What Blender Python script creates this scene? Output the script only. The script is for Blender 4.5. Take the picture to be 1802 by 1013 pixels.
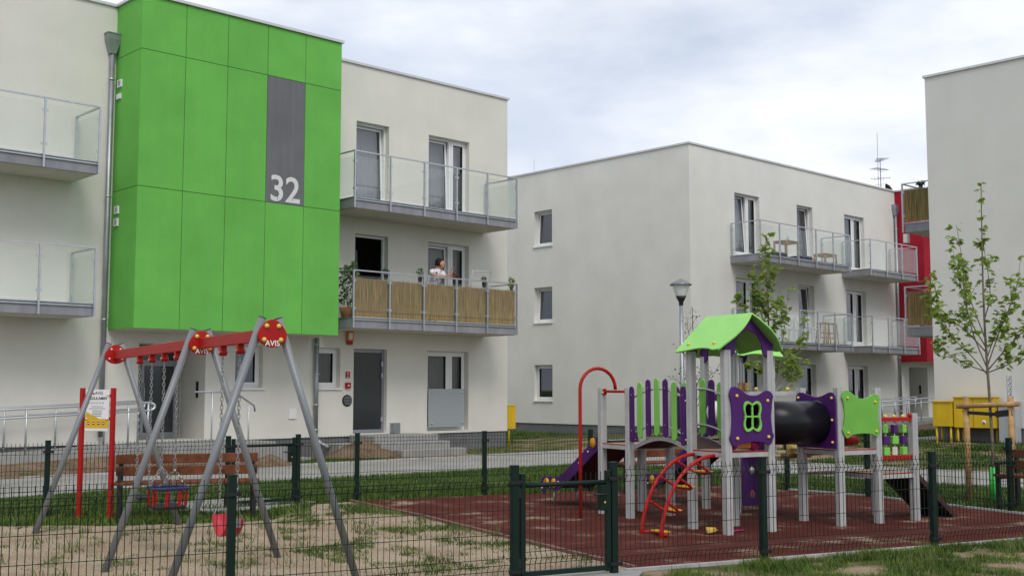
import bpy, bmesh, math, random
from mathutils import Vector, Matrix, noise
R=math.radians
random.seed(7)
for o in list(bpy.data.objects): bpy.data.objects.remove(o)
scene=bpy.context.scene
COL=scene.collection
# ---------------------------------------------------------------- camera
cd=bpy.data.cameras.new('camera'); cam=bpy.data.objects.new('camera',cd); COL.objects.link(cam)
cd.sensor_width=36.0; cd.lens=2014/1802*36; cd.clip_start=.1; cd.clip_end=3000
cam.location=(0,0,1.6); cam.rotation_euler=(R(90+5.065),0,0)
scene.camera=cam
scene.render.resolution_x=1024; scene.render.resolution_y=575
# ---------------------------------------------------------------- light
SUN_EL,SUN_AZ=50,163           # azimuth clockwise from +Y
w=bpy.data.worlds.new('World'); scene.world=w; w.use_nodes=True
nt=w.node_tree; nt.nodes.clear()
def N(nt,t,**k):
    n=nt.nodes.new(t)
    for a,v in k.items(): setattr(n,a,v)
    return n
out=N(nt,'ShaderNodeOutputWorld'); bg=N(nt,'ShaderNodeBackground'); bg.inputs[1].default_value=.1
sky=N(nt,'ShaderNodeTexSky',sky_type='NISHITA'); sky.sun_disc=False
sky.sun_elevation=R(SUN_EL); sky.sun_rotation=R(SUN_AZ); sky.altitude=100; sky.dust_density=2
tc=N(nt,'ShaderNodeTexCoord'); mp=N(nt,'ShaderNodeMapping'); mp.inputs['Scale'].default_value=(1,1,2.6)
mp.inputs['Location'].default_value=(3.1,.7,.2)
nz=N(nt,'ShaderNodeTexNoise'); nz.inputs['Scale'].default_value=1.9; nz.inputs['Detail'].default_value=7; nz.inputs['Roughness'].default_value=.55
nz2=N(nt,'ShaderNodeTexNoise'); nz2.inputs['Scale'].default_value=4.2; nz2.inputs['Detail'].default_value=8
rp=N(nt,'ShaderNodeValToRGB'); e=rp.color_ramp.elements
e[0].position=.41; e[0].color=(6.5,7.1,8.2,1); e[1].position=.61; e[1].color=(10.0,10.2,10.6,1)
rp2=N(nt,'ShaderNodeValToRGB'); e=rp2.color_ramp.elements
e[0].position=.33; e[0].color=(.72,.72,.72,1); e[1].position=.55; e[1].color=(1,1,1,1)
mx=N(nt,'ShaderNodeMixRGB'); L=nt.links.new
L(tc.outputs['Generated'],mp.inputs[0]); L(mp.outputs[0],nz.inputs[0]); L(mp.outputs[0],nz2.inputs[0])
L(nz.outputs[0],rp.inputs[0]); L(nz2.outputs[0],rp2.inputs[0])
L(rp2.outputs[0],mx.inputs[0]); L(sky.outputs[0],mx.inputs[1]); L(rp.outputs[0],mx.inputs[2])
L(mx.outputs[0],bg.inputs[0]); L(bg.outputs[0],out.inputs[0])
sd=bpy.data.lights.new('sun','SUN'); sd.energy=1.35; sd.angle=R(25); sd.color=(1,.965,.91)
sun=bpy.data.objects.new('sun',sd); COL.objects.link(sun)
sv=Vector((math.sin(R(SUN_AZ))*math.cos(R(SUN_EL)),math.cos(R(SUN_AZ))*math.cos(R(SUN_EL)),math.sin(R(SUN_EL))))
sun.rotation_euler=(-sv).to_track_quat('-Z','Y').to_euler(); sun.location=(20,-20,40)
vs=scene.view_settings; vs.view_transform='Standard'; vs.look='None'; vs.exposure=0.2; vs.gamma=1; vs.use_curve_mapping=False
scene.render.engine='CYCLES'

# ---------------------------------------------------------------- materials
def mat(name,col,rough=.6,metal=0.,var=.1,scale=4.,bump=0.,bscale=80.,spec=.4,streak=0.,tint=None,detail=4,grain=0.,piece=0.):
    m=bpy.data.materials.new(name); m.use_nodes=True; t=m.node_tree; b=t.nodes['Principled BSDF']; K=t.links.new
    b.inputs['Roughness'].default_value=rough; b.inputs['Metallic'].default_value=metal
    b.inputs['Specular IOR Level'].default_value=spec
    c=N(t,'ShaderNodeTexCoord'); n1=N(t,'ShaderNodeTexNoise'); n1.inputs['Scale'].default_value=scale; n1.inputs['Detail'].default_value=detail
    r=N(t,'ShaderNodeValToRGB'); e=r.color_ramp.elements
    lo=[x*(1-var) for x in col]; hi=[min(1,x*(1+var)) for x in col]
    if tint: lo=list(tint)
    e[0].position=.3; e[0].color=(*lo,1); e[1].position=.7; e[1].color=(*hi,1)
    K(c.outputs['Object'],n1.inputs[0]); K(n1.outputs[0],r.inputs[0])
    last=r.outputs[0]
    if grain:
        n5=N(t,'ShaderNodeTexNoise'); n5.inputs['Scale'].default_value=34; n5.inputs['Detail'].default_value=6; n5.inputs['Roughness'].default_value=.7
        r5=N(t,'ShaderNodeMapRange'); r5.inputs[1].default_value=.3; r5.inputs[2].default_value=.7; r5.inputs[3].default_value=1-grain; r5.inputs[4].default_value=1+grain
        m5=N(t,'ShaderNodeMixRGB',blend_type='MULTIPLY'); m5.inputs[0].default_value=1
        K(c.outputs['Object'],n5.inputs[0]); K(n5.outputs[0],r5.inputs[0]); K(last,m5.inputs[1]); K(r5.outputs[0],m5.inputs[2]); last=m5.outputs[0]
    if piece:
        oi=N(t,'ShaderNodeObjectInfo'); r6=N(t,'ShaderNodeMapRange'); r6.inputs[3].default_value=1-piece; r6.inputs[4].default_value=1+piece
        m6=N(t,'ShaderNodeMixRGB',blend_type='MULTIPLY'); m6.inputs[0].default_value=1
        K(oi.outputs['Random'],r6.inputs[0]); K(last,m6.inputs[1]); K(r6.outputs[0],m6.inputs[2]); last=m6.outputs[0]
    if streak:
        mpp=N(t,'ShaderNodeMapping'); mpp.inputs['Scale'].default_value=(2.2,2.2,.12)
        n2=N(t,'ShaderNodeTexNoise'); n2.inputs['Scale'].default_value=3; n2.inputs['Detail'].default_value=6
        rr=N(t,'ShaderNodeMapRange'); rr.inputs[1].default_value=.35; rr.inputs[2].default_value=.7; rr.inputs[3].default_value=1-streak; rr.inputs[4].default_value=1
        mm=N(t,'ShaderNodeMixRGB',blend_type='MULTIPLY'); mm.inputs[0].default_value=1
        K(c.outputs['Object'],mpp.inputs[0]); K(mpp.outputs[0],n2.inputs[0]); K(n2.outputs[0],rr.inputs[0])
        K(last,mm.inputs[1]); K(rr.outputs[0],mm.inputs[2]); last=mm.outputs[0]
    K(last,b.inputs['Base Color'])
    if bump:
        n3=N(t,'ShaderNodeTexNoise'); n3.inputs['Scale'].default_value=bscale; n3.inputs['Detail'].default_value=3
        bp=N(t,'ShaderNodeBump'); bp.inputs['Strength'].default_value=bump; bp.inputs['Distance'].default_value=.01
        K(c.outputs['Object'],n3.inputs[0]); K(n3.outputs[0],bp.inputs['Height']); K(bp.outputs[0],b.inputs['Normal'])
    return m
def glassmat(name,f0=.08,trans=(.62,.66,.66),rough=.02,haze=0.,hazecol=(.7,.74,.72),pw=3.):
    m=bpy.data.materials.new(name); m.use_nodes=True; t=m.node_tree; t.nodes.clear(); K=t.links.new
    o=N(t,'ShaderNodeOutputMaterial'); fr=N(t,'ShaderNodeLayerWeight'); fr.inputs[0].default_value=.5
    p=N(t,'ShaderNodeMath',operation='POWER'); p.inputs[1].default_value=pw; mr=N(t,'ShaderNodeMapRange'); mr.inputs[3].default_value=f0; mr.inputs[4].default_value=.9
    K(fr.outputs['Facing'],p.inputs[0]); K(p.outputs[0],mr.inputs[0])
    tr=N(t,'ShaderNodeBsdfTransparent'); tr.inputs[0].default_value=(*trans,1)
    gl=N(t,'ShaderNodeBsdfGlossy'); gl.inputs['Roughness'].default_value=rough; gl.inputs[0].default_value=(.95,.95,.97,1)
    ms=N(t,'ShaderNodeMixShader'); K(mr.outputs[0],ms.inputs[0])
    if haze:
        df=N(t,'ShaderNodeBsdfDiffuse'); df.inputs[0].default_value=(*hazecol,1)
        m2=N(t,'ShaderNodeMixShader'); m2.inputs[0].default_value=haze; K(tr.outputs[0],m2.inputs[1]); K(df.outputs[0],m2.inputs[2]); K(m2.outputs[0],ms.inputs[1])
    else: K(tr.outputs[0],ms.inputs[1])
    K(gl.outputs[0],ms.inputs[2]); K(ms.outputs[0],o.inputs[0]); return m
M={}
M['stucco']=mat('cream_stucco',(.69,.67,.605),.9,var=.05,scale=.9,bump=.35,bscale=130,spec=.15,streak=.012,grain=.045)
M['stucco3']=mat('pale_grey_stucco',(.65,.635,.60),.9,var=.04,scale=.9,bump=.35,bscale=130,spec=.15,streak=.012,grain=.045)
M['stucco2']=mat('grey_white_stucco',(.70,.685,.64),.9,var=.05,scale=.9,bump=.35,bscale=130,spec=.15,streak=.012,grain=.045)
M['soffit']=mat('soffit_plaster',(.58,.54,.46),.9,var=.06,scale=2,bump=.2,spec=.1)
M['green']=mat('green_render',(.145,.45,.085),.88,var=.07,scale=1.3,bump=.25,bscale=110,spec=.15,streak=.03,grain=.06,piece=.035)
M['green_joint']=mat('dark_green_joint',(.03,.12,.02),.9)
M['red_render']=mat('red_render',(.35,.015,.03),.85,var=.1,scale=1.3,bump=.25,bscale=110,spec=.2,streak=.08)
M['red_joint']=mat('dark_red_joint',(.16,.006,.012),.9)
M['greypanel']=mat('grey_panel',(.165,.165,.175),.85,var=.08,scale=1.5,bump=.2,spec=.2,streak=.12)
M['white_paint']=mat('white_paint',(.66,.66,.64),.7,var=.05)
M['plinth']=mat('plinth_plaster',(.16,.16,.165),.9,var=.12,scale=3,bump=.3,streak=.15)
M['coping']=mat('coping_metal',(.60,.60,.61),.45,metal=.3,var=.04)
M['slabgrey']=mat('slab_grey_paint',(.27,.275,.295),.8,var=.10,scale=3,streak=.15)
M['galv']=mat('galvanised_steel',(.50,.52,.55),.42,metal=.75,var=.10,scale=9)
M['zinc']=mat('zinc_sheet',(.36,.38,.40),.45,metal=.7,var=.12,scale=3,streak=.12)
M['pvc']=mat('white_pvc',(.76,.76,.76),.35,var=.03)
M['alu']=mat('grey_aluminium',(.30,.31,.34),.4,metal=.5,var=.05)
M['gasket']=mat('black_gasket',(.02,.02,.022),.7)
M['glass']=glassmat('window_glass',.11,(.6,.63,.64),pw=4)
M['rail_glass']=glassmat('railing_glass',.02,(.955,.97,.962),.02,.03,pw=5)
M['frost']=glassmat('frosted_glass',.03,(.5,.55,.55),.3,.62,(.50,.55,.56))
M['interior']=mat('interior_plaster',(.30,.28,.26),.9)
M['curtain']=mat('grey_curtain',(.22,.22,.245),.9,var=.05,scale=3)
M['skycurtain']=mat('sky_reflection_curtain',(.50,.50,.56),.9,var=.05,scale=3)  # net curtain paled so its colour carries the sky reflection of upper panes
M['dcurtain']=mat('purple_curtain',(.05,.03,.05),.9,var=.2,scale=5)
M['door_dark']=mat('dark_door_glass',(.035,.04,.042),.12,spec=.6,var=.15,scale=1)
M['concrete']=mat('concrete',(.29,.285,.27),.9,var=.12,scale=5,bump=.3,bscale=60)
M['steel']=mat('stainless_rail',(.66,.67,.69),.38,metal=.6,var=.04)
M['orange']=mat('orange_plastic',(.62,.20,.03),.4)
M['dred']=mat('dark_red_plastic',(.32,.015,.01),.35)
M['signred']=mat('sign_red',(.40,.012,.02),.5)
M['grille']=mat('grey_grille',(.16,.16,.17),.5,metal=.3)
M['yellow_box']=mat('yellow_enamel',(.66,.43,.012),.45,var=.08,scale=3,streak=.10)
M['greybox']=mat('grey_cabinet',(.40,.42,.44),.5,var=.06)
M['blue']=mat('blue_paint',(.015,.07,.28),.4)
M['white']=mat('white_plate',(.75,.75,.75),.5,var=.03)
M['black']=mat('black_paint',(.012,.012,.014),.45)
M['reed']=mat('reed_mat',(.42,.30,.15),.85,var=.45,scale=40,tint=(.20,.135,.06))
def reedmat():
    m=mat('reed_mat',(.56,.385,.15),.85,var=.3,scale=1,tint=(.17,.11,.035),spec=.1,detail=2)
    t=m.node_tree; mpx=N(t,'ShaderNodeMapping'); mpx.inputs['Scale'].default_value=(95,95,2.2)
    n=[x for x in t.nodes if x.type=='TEX_NOISE'][0]; c=[x for x in t.nodes if x.type=='TEX_COORD'][0]
    t.links.new(c.outputs['Object'],mpx.inputs[0]); t.links.new(mpx.outputs[0],n.inputs[0]); return m
M['reed']=reedmat()
M['reed_dark']=mat('reed_backing',(.12,.08,.035),.95)
M['wood']=mat('bench_wood',(.14,.045,.017),.6,var=.25,scale=12,tint=(.08,.024,.010),spec=.25)
M['pine']=mat('pine_wood',(.44,.27,.11),.7,var=.2,scale=9,tint=(.27,.15,.06))
M['fence']=mat('dark_green_powder_coat',(.006,.018,.013),.5,var=.1,spec=.2)
M['pgrey']=mat('light_grey_post',(.50,.50,.49),.42,metal=.2,var=.10,scale=5,streak=.15,grain=.06,piece=.05)
M['swgrey']=mat('swing_leg_grey',(.20,.21,.22),.45,metal=.2,var=.08,scale=4)
M['pred']=mat('red_enamel',(.38,.012,.010),.42,var=.08,scale=6,spec=.22)
M['purple']=mat('purple_board',(.070,.010,.130),.5,var=.2,scale=3,spec=.3,grain=.1,piece=.08)
M['limer']=mat('lime_roof_board',(.26,.60,.13),.45,var=.05,scale=5)
M['lime']=mat('lime_board',(.20,.53,.08),.42,var=.06,scale=5)
M['limedark']=mat('green_board',(.15,.42,.055),.45,var=.08,scale=5)
M['bolt']=mat('yellow_cap',(.72,.50,.09),.3,var=.05)
M['boltw']=mat('white_cap',(.75,.68,.60),.35)
M['ydisc']=mat('amber_disc',(.66,.30,.012),.4)
M['tube']=mat('black_plastic_tube',(.010,.010,.012),.30,spec=.22)
M['rubberb']=mat('black_rubber',(.012,.012,.013),.8)
M['deck']=mat('sandy_deck',(.36,.29,.20),.9,var=.2,scale=8,tint=(.24,.17,.12))
M['slideb']=mat('dark_brown_board',(.055,.022,.018),.6,var=.2,scale=8)
M['chain']=mat('chain_steel',(.34,.34,.33),.38,metal=.7)
M['belt']=mat('red_rubber_belt',(.50,.025,.04),.5)
M['bluep']=mat('navy_plastic',(.015,.025,.10),.45)
M['bark']=mat('young_bark',(.17,.135,.10),.9,var=.3,scale=20,bump=.3)
M['guard']=mat('green_guard',(.05,.50,.07),.45)
M['leaf']=mat('leaf_green',(.22,.30,.05),.6,var=.3,scale=5,tint=(.10,.155,.025),spec=.2)
M['dleaf']=mat('dark_leaf',(.05,.065,.03),.6,var=.4,scale=6)
M['pleaf']=mat('pot_leaf',(.06,.12,.025),.55,var=.4,scale=12)
M['fleaf']=mat('red_flower_leaf',(.20,.07,.035),.6,var=.5,scale=20)
M['terracotta']=mat('terracotta',(.40,.16,.06),.8)
M['skin']=mat('skin',(.50,.26,.18),.55,var=.06)
M['hair']=mat('hair',(.022,.008,.007),.6,var=.4,scale=60,spec=.2)
M['shirt']=mat('patterned_shirt',(.74,.75,.78),.8,var=.03)
M['trousers']=mat('trousers',(.20,.20,.23),.85)
M['magenta']=mat('magenta_plastic',(.42,.01,.12),.35)
M['navy']=mat('navy_cloth',(.012,.014,.04),.9)
M['lampglass']=mat('frosted_lamp',(.62,.62,.60),.3,spec=.5)
M['lampgrey']=mat('lamp_grey',(.20,.205,.215),.4,metal=.5)
M['sun_tex']=None
def leafy(m):
    b=m.node_tree.nodes['Principled BSDF']; b.inputs['Subsurface Weight'].default_value=0
    return m
# shirt gets blue flowers
t=M['shirt'].node_tree; b=t.nodes['Principled BSDF']; vo=N(t,'ShaderNodeTexNoise'); vo.inputs['Scale'].default_value=17
rr=N(t,'ShaderNodeValToRGB'); rr.color_ramp.elements[0].position=.56; rr.color_ramp.elements[0].color=(.76,.77,.80,1); rr.color_ramp.elements[1].position=.61; rr.color_ramp.elements[1].color=(.10,.14,.26,1)
tcx=N(t,'ShaderNodeTexCoord'); t.links.new(tcx.outputs['Object'],vo.inputs[0]); t.links.new(vo.outputs[0],rr.inputs[0]); t.links.new(rr.outputs[0],b.inputs['Base Color'])
def ground_mat(name,stops,scale,scale2=40.,bump=.5,rough=.95,mixfine=.35):
    m=bpy.data.materials.new(name); m.use_nodes=True; t=m.node_tree; b=t.nodes['Principled BSDF']; K=t.links.new
    b.inputs['Roughness'].default_value=rough; b.inputs['Specular IOR Level'].default_value=.04
    c=N(t,'ShaderNodeTexCoord'); n1=N(t,'ShaderNodeTexNoise'); n1.inputs['Scale'].default_value=scale; n1.inputs['Detail'].default_value=9; n1.inputs['Roughness'].default_value=.62
    n2=N(t,'ShaderNodeTexNoise'); n2.inputs['Scale'].default_value=scale2; n2.inputs['Detail'].default_value=5
    r=N(t,'ShaderNodeValToRGB'); el=r.color_ramp.elements
    for i,(p,cc) in enumerate(stops):
        q=el[i] if i<2 else el.new(p)
        q.position=p; q.color=(*cc,1)
    mr=N(t,'ShaderNodeMapRange'); mr.inputs[1].default_value=.3; mr.inputs[2].default_value=.7; mr.inputs[3].default_value=1-mixfine; mr.inputs[4].default_value=1+mixfine
    mm=N(t,'ShaderNodeMixRGB',blend_type='MULTIPLY'); mm.inputs[0].default_value=1
    K(c.outputs['Object'],n1.inputs[0]); K(c.outputs['Object'],n2.inputs[0]); K(n1.outputs[0],r.inputs[0]); K(n2.outputs[0],mr.inputs[0])
    K(r.outputs[0],mm.inputs[1]); K(mr.outputs[0],mm.inputs[2]); K(mm.outputs[0],b.inputs['Base Color'])
    bp=N(t,'ShaderNodeBump'); bp.inputs['Strength'].default_value=bump; bp.inputs['Distance'].default_value=.03
    K(n2.outputs[0],bp.inputs['Height']); K(bp.outputs[0],b.inputs['Normal']); return m
SAND=(.33,.255,.175); SAND2=(.27,.20,.13); SOILG=(.055,.085,.02); DRYG=(.14,.14,.05)
M['soil']=ground_mat('grass_soil',[(.35,(.05,.075,.02)),(.55,(.075,.10,.03)),(.7,(.16,.14,.07))],.8)
M['sand']=ground_mat('sand',[(.3,(.26,.195,.13)),(.42,(.31,.235,.16)),(.56,(.36,.285,.20)),(.68,(.40,.32,.23))],1.1,38,1.0,mixfine=.36)
M['dirt']=ground_mat('dirt',[(.35,(.20,.14,.085)),(.5,(.26,.19,.12)),(.62,(.12,.12,.05)),(.75,(.075,.095,.03))],1.0,50,.7)
M['rubber']=ground_mat('red_rubber_surface',[(.30,(.075,.020,.016)),(.52,(.096,.027,.022)),(.58,(.115,.046,.035)),(.645,(.24,.17,.12)),(.72,(.33,.25,.17))],1.5,70,.4,.9,.3)
M['heapsoil']=ground_mat('heap_soil',[(.35,(.12,.085,.055)),(.5,(.17,.12,.08)),(.65,(.21,.155,.105))],2.2,30,1.0)
M['bank']=ground_mat('bank_soil',[(.38,(.055,.075,.025)),(.5,(.10,.10,.04)),(.6,(.24,.185,.115))],.7,30,.8)
def paver_mat():
    m=bpy.data.materials.new('grey_pavers'); m.use_nodes=True; t=m.node_tree; b=t.nodes['Principled BSDF']; K=t.links.new
    b.inputs['Roughness'].default_value=.9
    c=N(t,'ShaderNodeTexCoord'); mpx=N(t,'ShaderNodeMapping'); mpx.inputs['Rotation'].default_value=(0,0,R(-43.4))
    br=N(t,'ShaderNodeTexBrick'); br.inputs['Scale'].default_value=1; br.inputs['Brick Width'].default_value=.2; br.inputs['Row Height'].default_value=.1; br.inputs['Mortar Size'].default_value=.006
    br.inputs['Color1'].default_value=(.345,.33,.305,1); br.inputs['Color2'].default_value=(.29,.28,.26,1); br.inputs['Mortar'].default_value=(.15,.135,.11,1)
    n=N(t,'ShaderNodeTexNoise'); n.inputs['Scale'].default_value=.9; n.inputs['Detail'].default_value=7
    mr=N(t,'ShaderNodeMapRange'); mr.inputs[1].default_value=.3; mr.inputs[2].default_value=.7; mr.inputs[3].default_value=.82; mr.inputs[4].default_value=1.12
    mm=N(t,'ShaderNodeMixRGB',blend_type='MULTIPLY'); mm.inputs[0].default_value=1
    K(c.outputs['Object'],mpx.inputs[0]); K(mpx.outputs[0],br.inputs[0]); K(c.outputs['Object'],n.inputs[0]); K(n.outputs[0],mr.inputs[0])
    K(br.outputs[0],mm.inputs[1]); K(mr.outputs[0],mm.inputs[2]); K(mm.outputs[0],b.inputs['Base Color'])
    bp=N(t,'ShaderNodeBump'); bp.inputs['Strength'].default_value=.4; bp.inputs['Distance'].default_value=.005
    K(br.outputs['Fac'],bp.inputs['Height']); bp.invert=True; K(bp.outputs[0],b.inputs['Normal']); return m
M['pavers']=paver_mat()
def blade_mat(name,a,b_):
    m=mat(name,b_,.6,var=.1,scale=1.6,tint=a,spec=.25,detail=8); return m
M['grass']=blade_mat('lawn_blades',(.036,.070,.008),(.098,.155,.020))
M['drygrass']=blade_mat('dry_blades',(.07,.10,.025),(.15,.17,.055))

# ---------------------------------------------------------------- mesh builder
class MB:
    def __init__(s): s.v=[]; s.f=[]; s.sm=[]
    def add(s,vs,fs,smooth=False):
        k=len(s.v); s.v+= [tuple(p) for p in vs]; s.f+=[tuple(i+k for i in f) for f in fs]; s.sm+=[smooth]*len(fs); return s
    def box(s,x0,x1,y0,y1,z0,z1,mtx=None):
        p=[Vector((x,y,z)) for z in (z0,z1) for y in (y0,y1) for x in (x0,x1)]
        if mtx: p=[mtx@q for q in p]
        return s.add(p,[(0,2,3,1),(4,5,7,6),(0,1,5,4),(2,6,7,3),(0,4,6,2),(1,3,7,5)])
    def bar(s,a,b,w,h,up=(0,0,1)):           # square section bar from a to b
        a=Vector(a);b=Vector(b);d=(b-a).normalized();u=Vector(up)
        if abs(d.dot(u))>.98: u=Vector((1,0,0))
        x=d.cross(u).normalized();y=x.cross(d).normalized()
        p=[q+x*sx*w/2+y*sy*h/2 for q in (a,b) for sx,sy in ((-1,-1),(1,-1),(1,1),(-1,1))]
        return s.add(p,[(3,2,1,0),(4,5,6,7),(0,1,5,4),(1,2,6,5),(2,3,7,6),(3,0,4,7)])
    def tube(s,path,r,n=8,closed=False,cap=True):
        P=[Vector(p) for p in path]; m=len(P); rs=r if isinstance(r,(list,tuple)) else [r]*m
        vs=[];ref=None
        for i,p in enumerate(P):
            if closed: d=P[(i+1)%m]-P[i-1]
            else: d=P[min(i+1,m-1)]-P[max(i-1,0)]
            d.normalize()
            if ref is None:
                ref=Vector((0,0,1)) if abs(d.z)<.9 else Vector((1,0,0))
            x=d.cross(ref)
            if x.length<1e-4: x=d.cross(Vector((0,1,0)))
            x.normalize(); y=x.cross(d).normalized(); ref=y
            for k in range(n):
                an=2*math.pi*(k+.5)/n; vs.append(p+x*math.cos(an)*rs[i]+y*math.sin(an)*rs[i])
        fs=[]
        for i in range(m if closed else m-1):
            j=(i+1)%m
            for k in range(n): fs.append((i*n+k,i*n+(k+1)%n,j*n+(k+1)%n,j*n+k))
        s.add(vs,fs,n>5)
        if cap and not closed: 
            k=len(s.v)-len(vs); s.f.append(tuple(k+i for i in range(n))[::-1]); s.f.append(tuple(k+(m-1)*n+i for i in range(n))); s.sm+=[False,False]
        return s
    def lathe(s,prof,c=(0,0,0),n=16,axis='z'):
        vs=[];m=len(prof)
        for r,z in prof:
            for k in range(n):
                an=2*math.pi*k/n; p=(r*math.cos(an),r*math.sin(an),z)
                if axis=='x': p=(p[2],p[0],p[1])
                if axis=='y': p=(p[0],p[2],p[1])
                vs.append((p[0]+c[0],p[1]+c[1],p[2]+c[2]))
        fs=[(i*n+k,i*n+(k+1)%n,(i+1)*n+(k+1)%n,(i+1)*n+k) for i in range(m-1) for k in range(n)]
        return s.add(vs,fs,True)
    def sphere(s,c,r,n=10,sz=1.):
        return s.lathe([(max(.0005,r*math.sin(math.pi*i/(n//2+1))),-r*sz*math.cos(math.pi*i/(n//2+1))) for i in range(n//2+2)],c,n)
    def prism(s,pts,d0,d1,fn):               # 2-D outline extruded between depths d0,d1; fn(u,v,d)->xyz
        n=len(pts); vs=[fn(u,v,d0) for u,v in pts]+[fn(u,v,d1) for u,v in pts]
        return s.add(vs,[tuple(range(n))[::-1],tuple(range(n,2*n))]+[(i,(i+1)%n,n+(i+1)%n,n+i) for i in range(n)])
    def build(s,name,m,parent=None,loc=None,bevel=0):
        me=bpy.data.meshes.new(name); me.from_pydata(s.v,[],s.f); me.polygons.foreach_set('use_smooth',s.sm); me.update()
        if m: me.materials.append(M[m] if isinstance(m,str) else m)
        o=bpy.data.objects.new(name,me); COL.objects.link(o)
        if parent: o.parent=parent
        if loc: o.location=loc
        if bevel:
            b=o.modifiers.new('bevel','BEVEL'); b.width=bevel; b.segments=2; b.limit_method='ANGLE'
        return o
def inst(src,name,parent,loc=(0,0,0),rot=(0,0,0),sc=None):
    o=bpy.data.objects.new(name,src.data); COL.objects.link(o); o.parent=parent; o.location=loc; o.rotation_euler=rot
    if sc: o.scale=sc if not isinstance(sc,(int,float)) else (sc,sc,sc)
    return o
def instm(me,name,parent,loc=(0,0,0),rot=(0,0,0),sc=None):
    o=bpy.data.objects.new(name,me); COL.objects.link(o); o.parent=parent; o.location=loc; o.rotation_euler=rot
    if sc: o.scale=(sc,sc,sc)
    return o
def tag(o,label=None,cat=None,group=None,kind=None):
    if label:o['label']=label
    if cat:o['category']=cat
    if group:o['group']=group
    if kind:o['kind']=kind
    return o
def thing(name,label,cat,loc=(0,0,0),rz=0.,group=None):
    o=bpy.data.objects.new(name,None); o.empty_display_size=.2; COL.objects.link(o); o.location=loc; o.rotation_euler=(0,0,rz)
    return tag(o,label,cat,group)
def struct(o): o['kind']='structure'; return o
def tomesh(name,data,m,parent,mtx):
    t=bpy.data.objects.new('tmp',data); COL.objects.link(t); dg=bpy.context.evaluated_depsgraph_get(); dg.update()
    me=bpy.data.meshes.new_from_object(t.evaluated_get(dg)); bpy.data.objects.remove(t)
    me.name=name; me.materials.clear(); me.materials.append(M[m]); me.transform(mtx)
    o=bpy.data.objects.new(name,me); COL.objects.link(o); o.parent=parent; return o
def text(name,body,size,m,parent,mtx,ext=.002,offset=0.,align='CENTER',space=1.):
    c=bpy.data.curves.new('t','FONT'); c.body=body; c.size=size; c.extrude=ext; c.offset=offset; c.align_x=align; c.space_character=space; c.resolution_u=4
    return tomesh(name,c,m,parent,mtx)
def board(name,outer,holes,th,m,parent,mtx,bev=.004):   # flat cut-out board with holes, drawn in local xy, thickness along z
    c=bpy.data.curves.new('b','CURVE'); c.dimensions='2D'; c.fill_mode='BOTH'; c.extrude=th/2-bev; c.bevel_depth=bev; c.bevel_resolution=1; c.offset=-bev
    for pts in [outer]+holes:
        s=c.splines.new('POLY'); s.points.add(len(pts)-1); s.use_cyclic_u=True
        for p,q in zip(s.points,pts): p.co=(q[0],q[1],0,1)
    return tomesh(name,c,m,parent,mtx)
def frame_mtx(o,x,y):     # matrix with columns x,y,z=x×y at origin o
    x=Vector(x).normalized();y=Vector(y).normalized();z=x.cross(y)
    return Matrix(((x.x,y.x,z.x,o[0]),(x.y,y.y,z.y,o[1]),(x.z,y.z,z.z,o[2]),(0,0,0,1)))
def smooth_closed(pts,k=4):
    n=len(pts);o=[]
    for i in range(n):
        p0,p1,p2,p3=[Vector(pts[(i+j-1)%n]) for j in range(4)]
        for q in range(k):
            t=q/k; o.append(tuple(.5*((2*p1)+(-p0+p2)*t+(2*p0-5*p1+4*p2-p3)*t*t+(-p0+3*p1-3*p2+p3)*t**3)))
    return o
def smooth_open(pts,k=5):
    P=[Vector(p) for p in pts]; P=[2*P[0]-P[1]]+P+[2*P[-1]-P[-2]]; o=[]
    for i in range(1,len(P)-2):
        p0,p1,p2,p3=P[i-1:i+3]
        for q in range(k):
            t=q/k; o.append(.5*((2*p1)+(-p0+p2)*t+(2*p0-5*p1+4*p2-p3)*t*t+(-p0+3*p1-3*p2+p3)*t**3))
    o.append(P[-2]); return o

# ================================================================ GROUND
AZ=R(46.6); AX=Vector((math.sin(AZ),math.cos(AZ),0)); NX=Vector((math.cos(AZ),-math.sin(AZ),0))
B1=Vector((-.13,32,0)); B2=Vector((5.83,37.2,0)); B3=Vector((10.73,29.9,0)); ROT=R(43.4)
def b1(s,n,z=0): return B1+AX*s+NX*n+Vector((0,0,z))
def b2(s,n,z=0): return B2+AX*s+NX*n+Vector((0,0,z))
def sheet(name,pts,z,m,jit=0.,sub=0,kind='structure'):
    P=[Vector((p[0],p[1],z)) for p in pts]
    if jit:
        Q=[]
        for i,p in enumerate(P):
            q=P[(i+1)%len(P)]; k=max(1,int((q-p).length/.25))
            for j in range(k):
                r=p.lerp(q,j/k); r.x+=jit*noise.noise(r*1.7+Vector((5,0,0))); r.y+=jit*noise.noise(r*1.7+Vector((0,9,0))); r.z=z; Q.append(r)
        P=Q
    mb=MB(); mb.add(P,[tuple(range(len(P)))]); o=mb.build(name,m); o['kind']=kind; return o
g=MB(); g.add([(-1500,-300,0),(1500,-300,0),(1500,2500,0),(-1500,2500,0)],[(0,1,2,3)]); struct(g.build('ground','soil'))
FN=[(-8.38,5.40),(-6.28,6.45),(-4.18,7.52),(-2.08,8.60),(.02,9.66),(.885,10.11),(2.35,10.86),(4.28,11.78),(6.2,12.72),(8.2,13.7)]   # near fence line
FF=[(-7.9,13.05),(-5.77,14.35),(-3.86,15.7),(-3.02,16.3),(-2.25,16.78),(-.42,17.62),(1.25,18.35),(3.7,19.45),(4.4,18.5),(5.32,17.3),(6.5,15.1),(7.4,13.3)]
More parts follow.
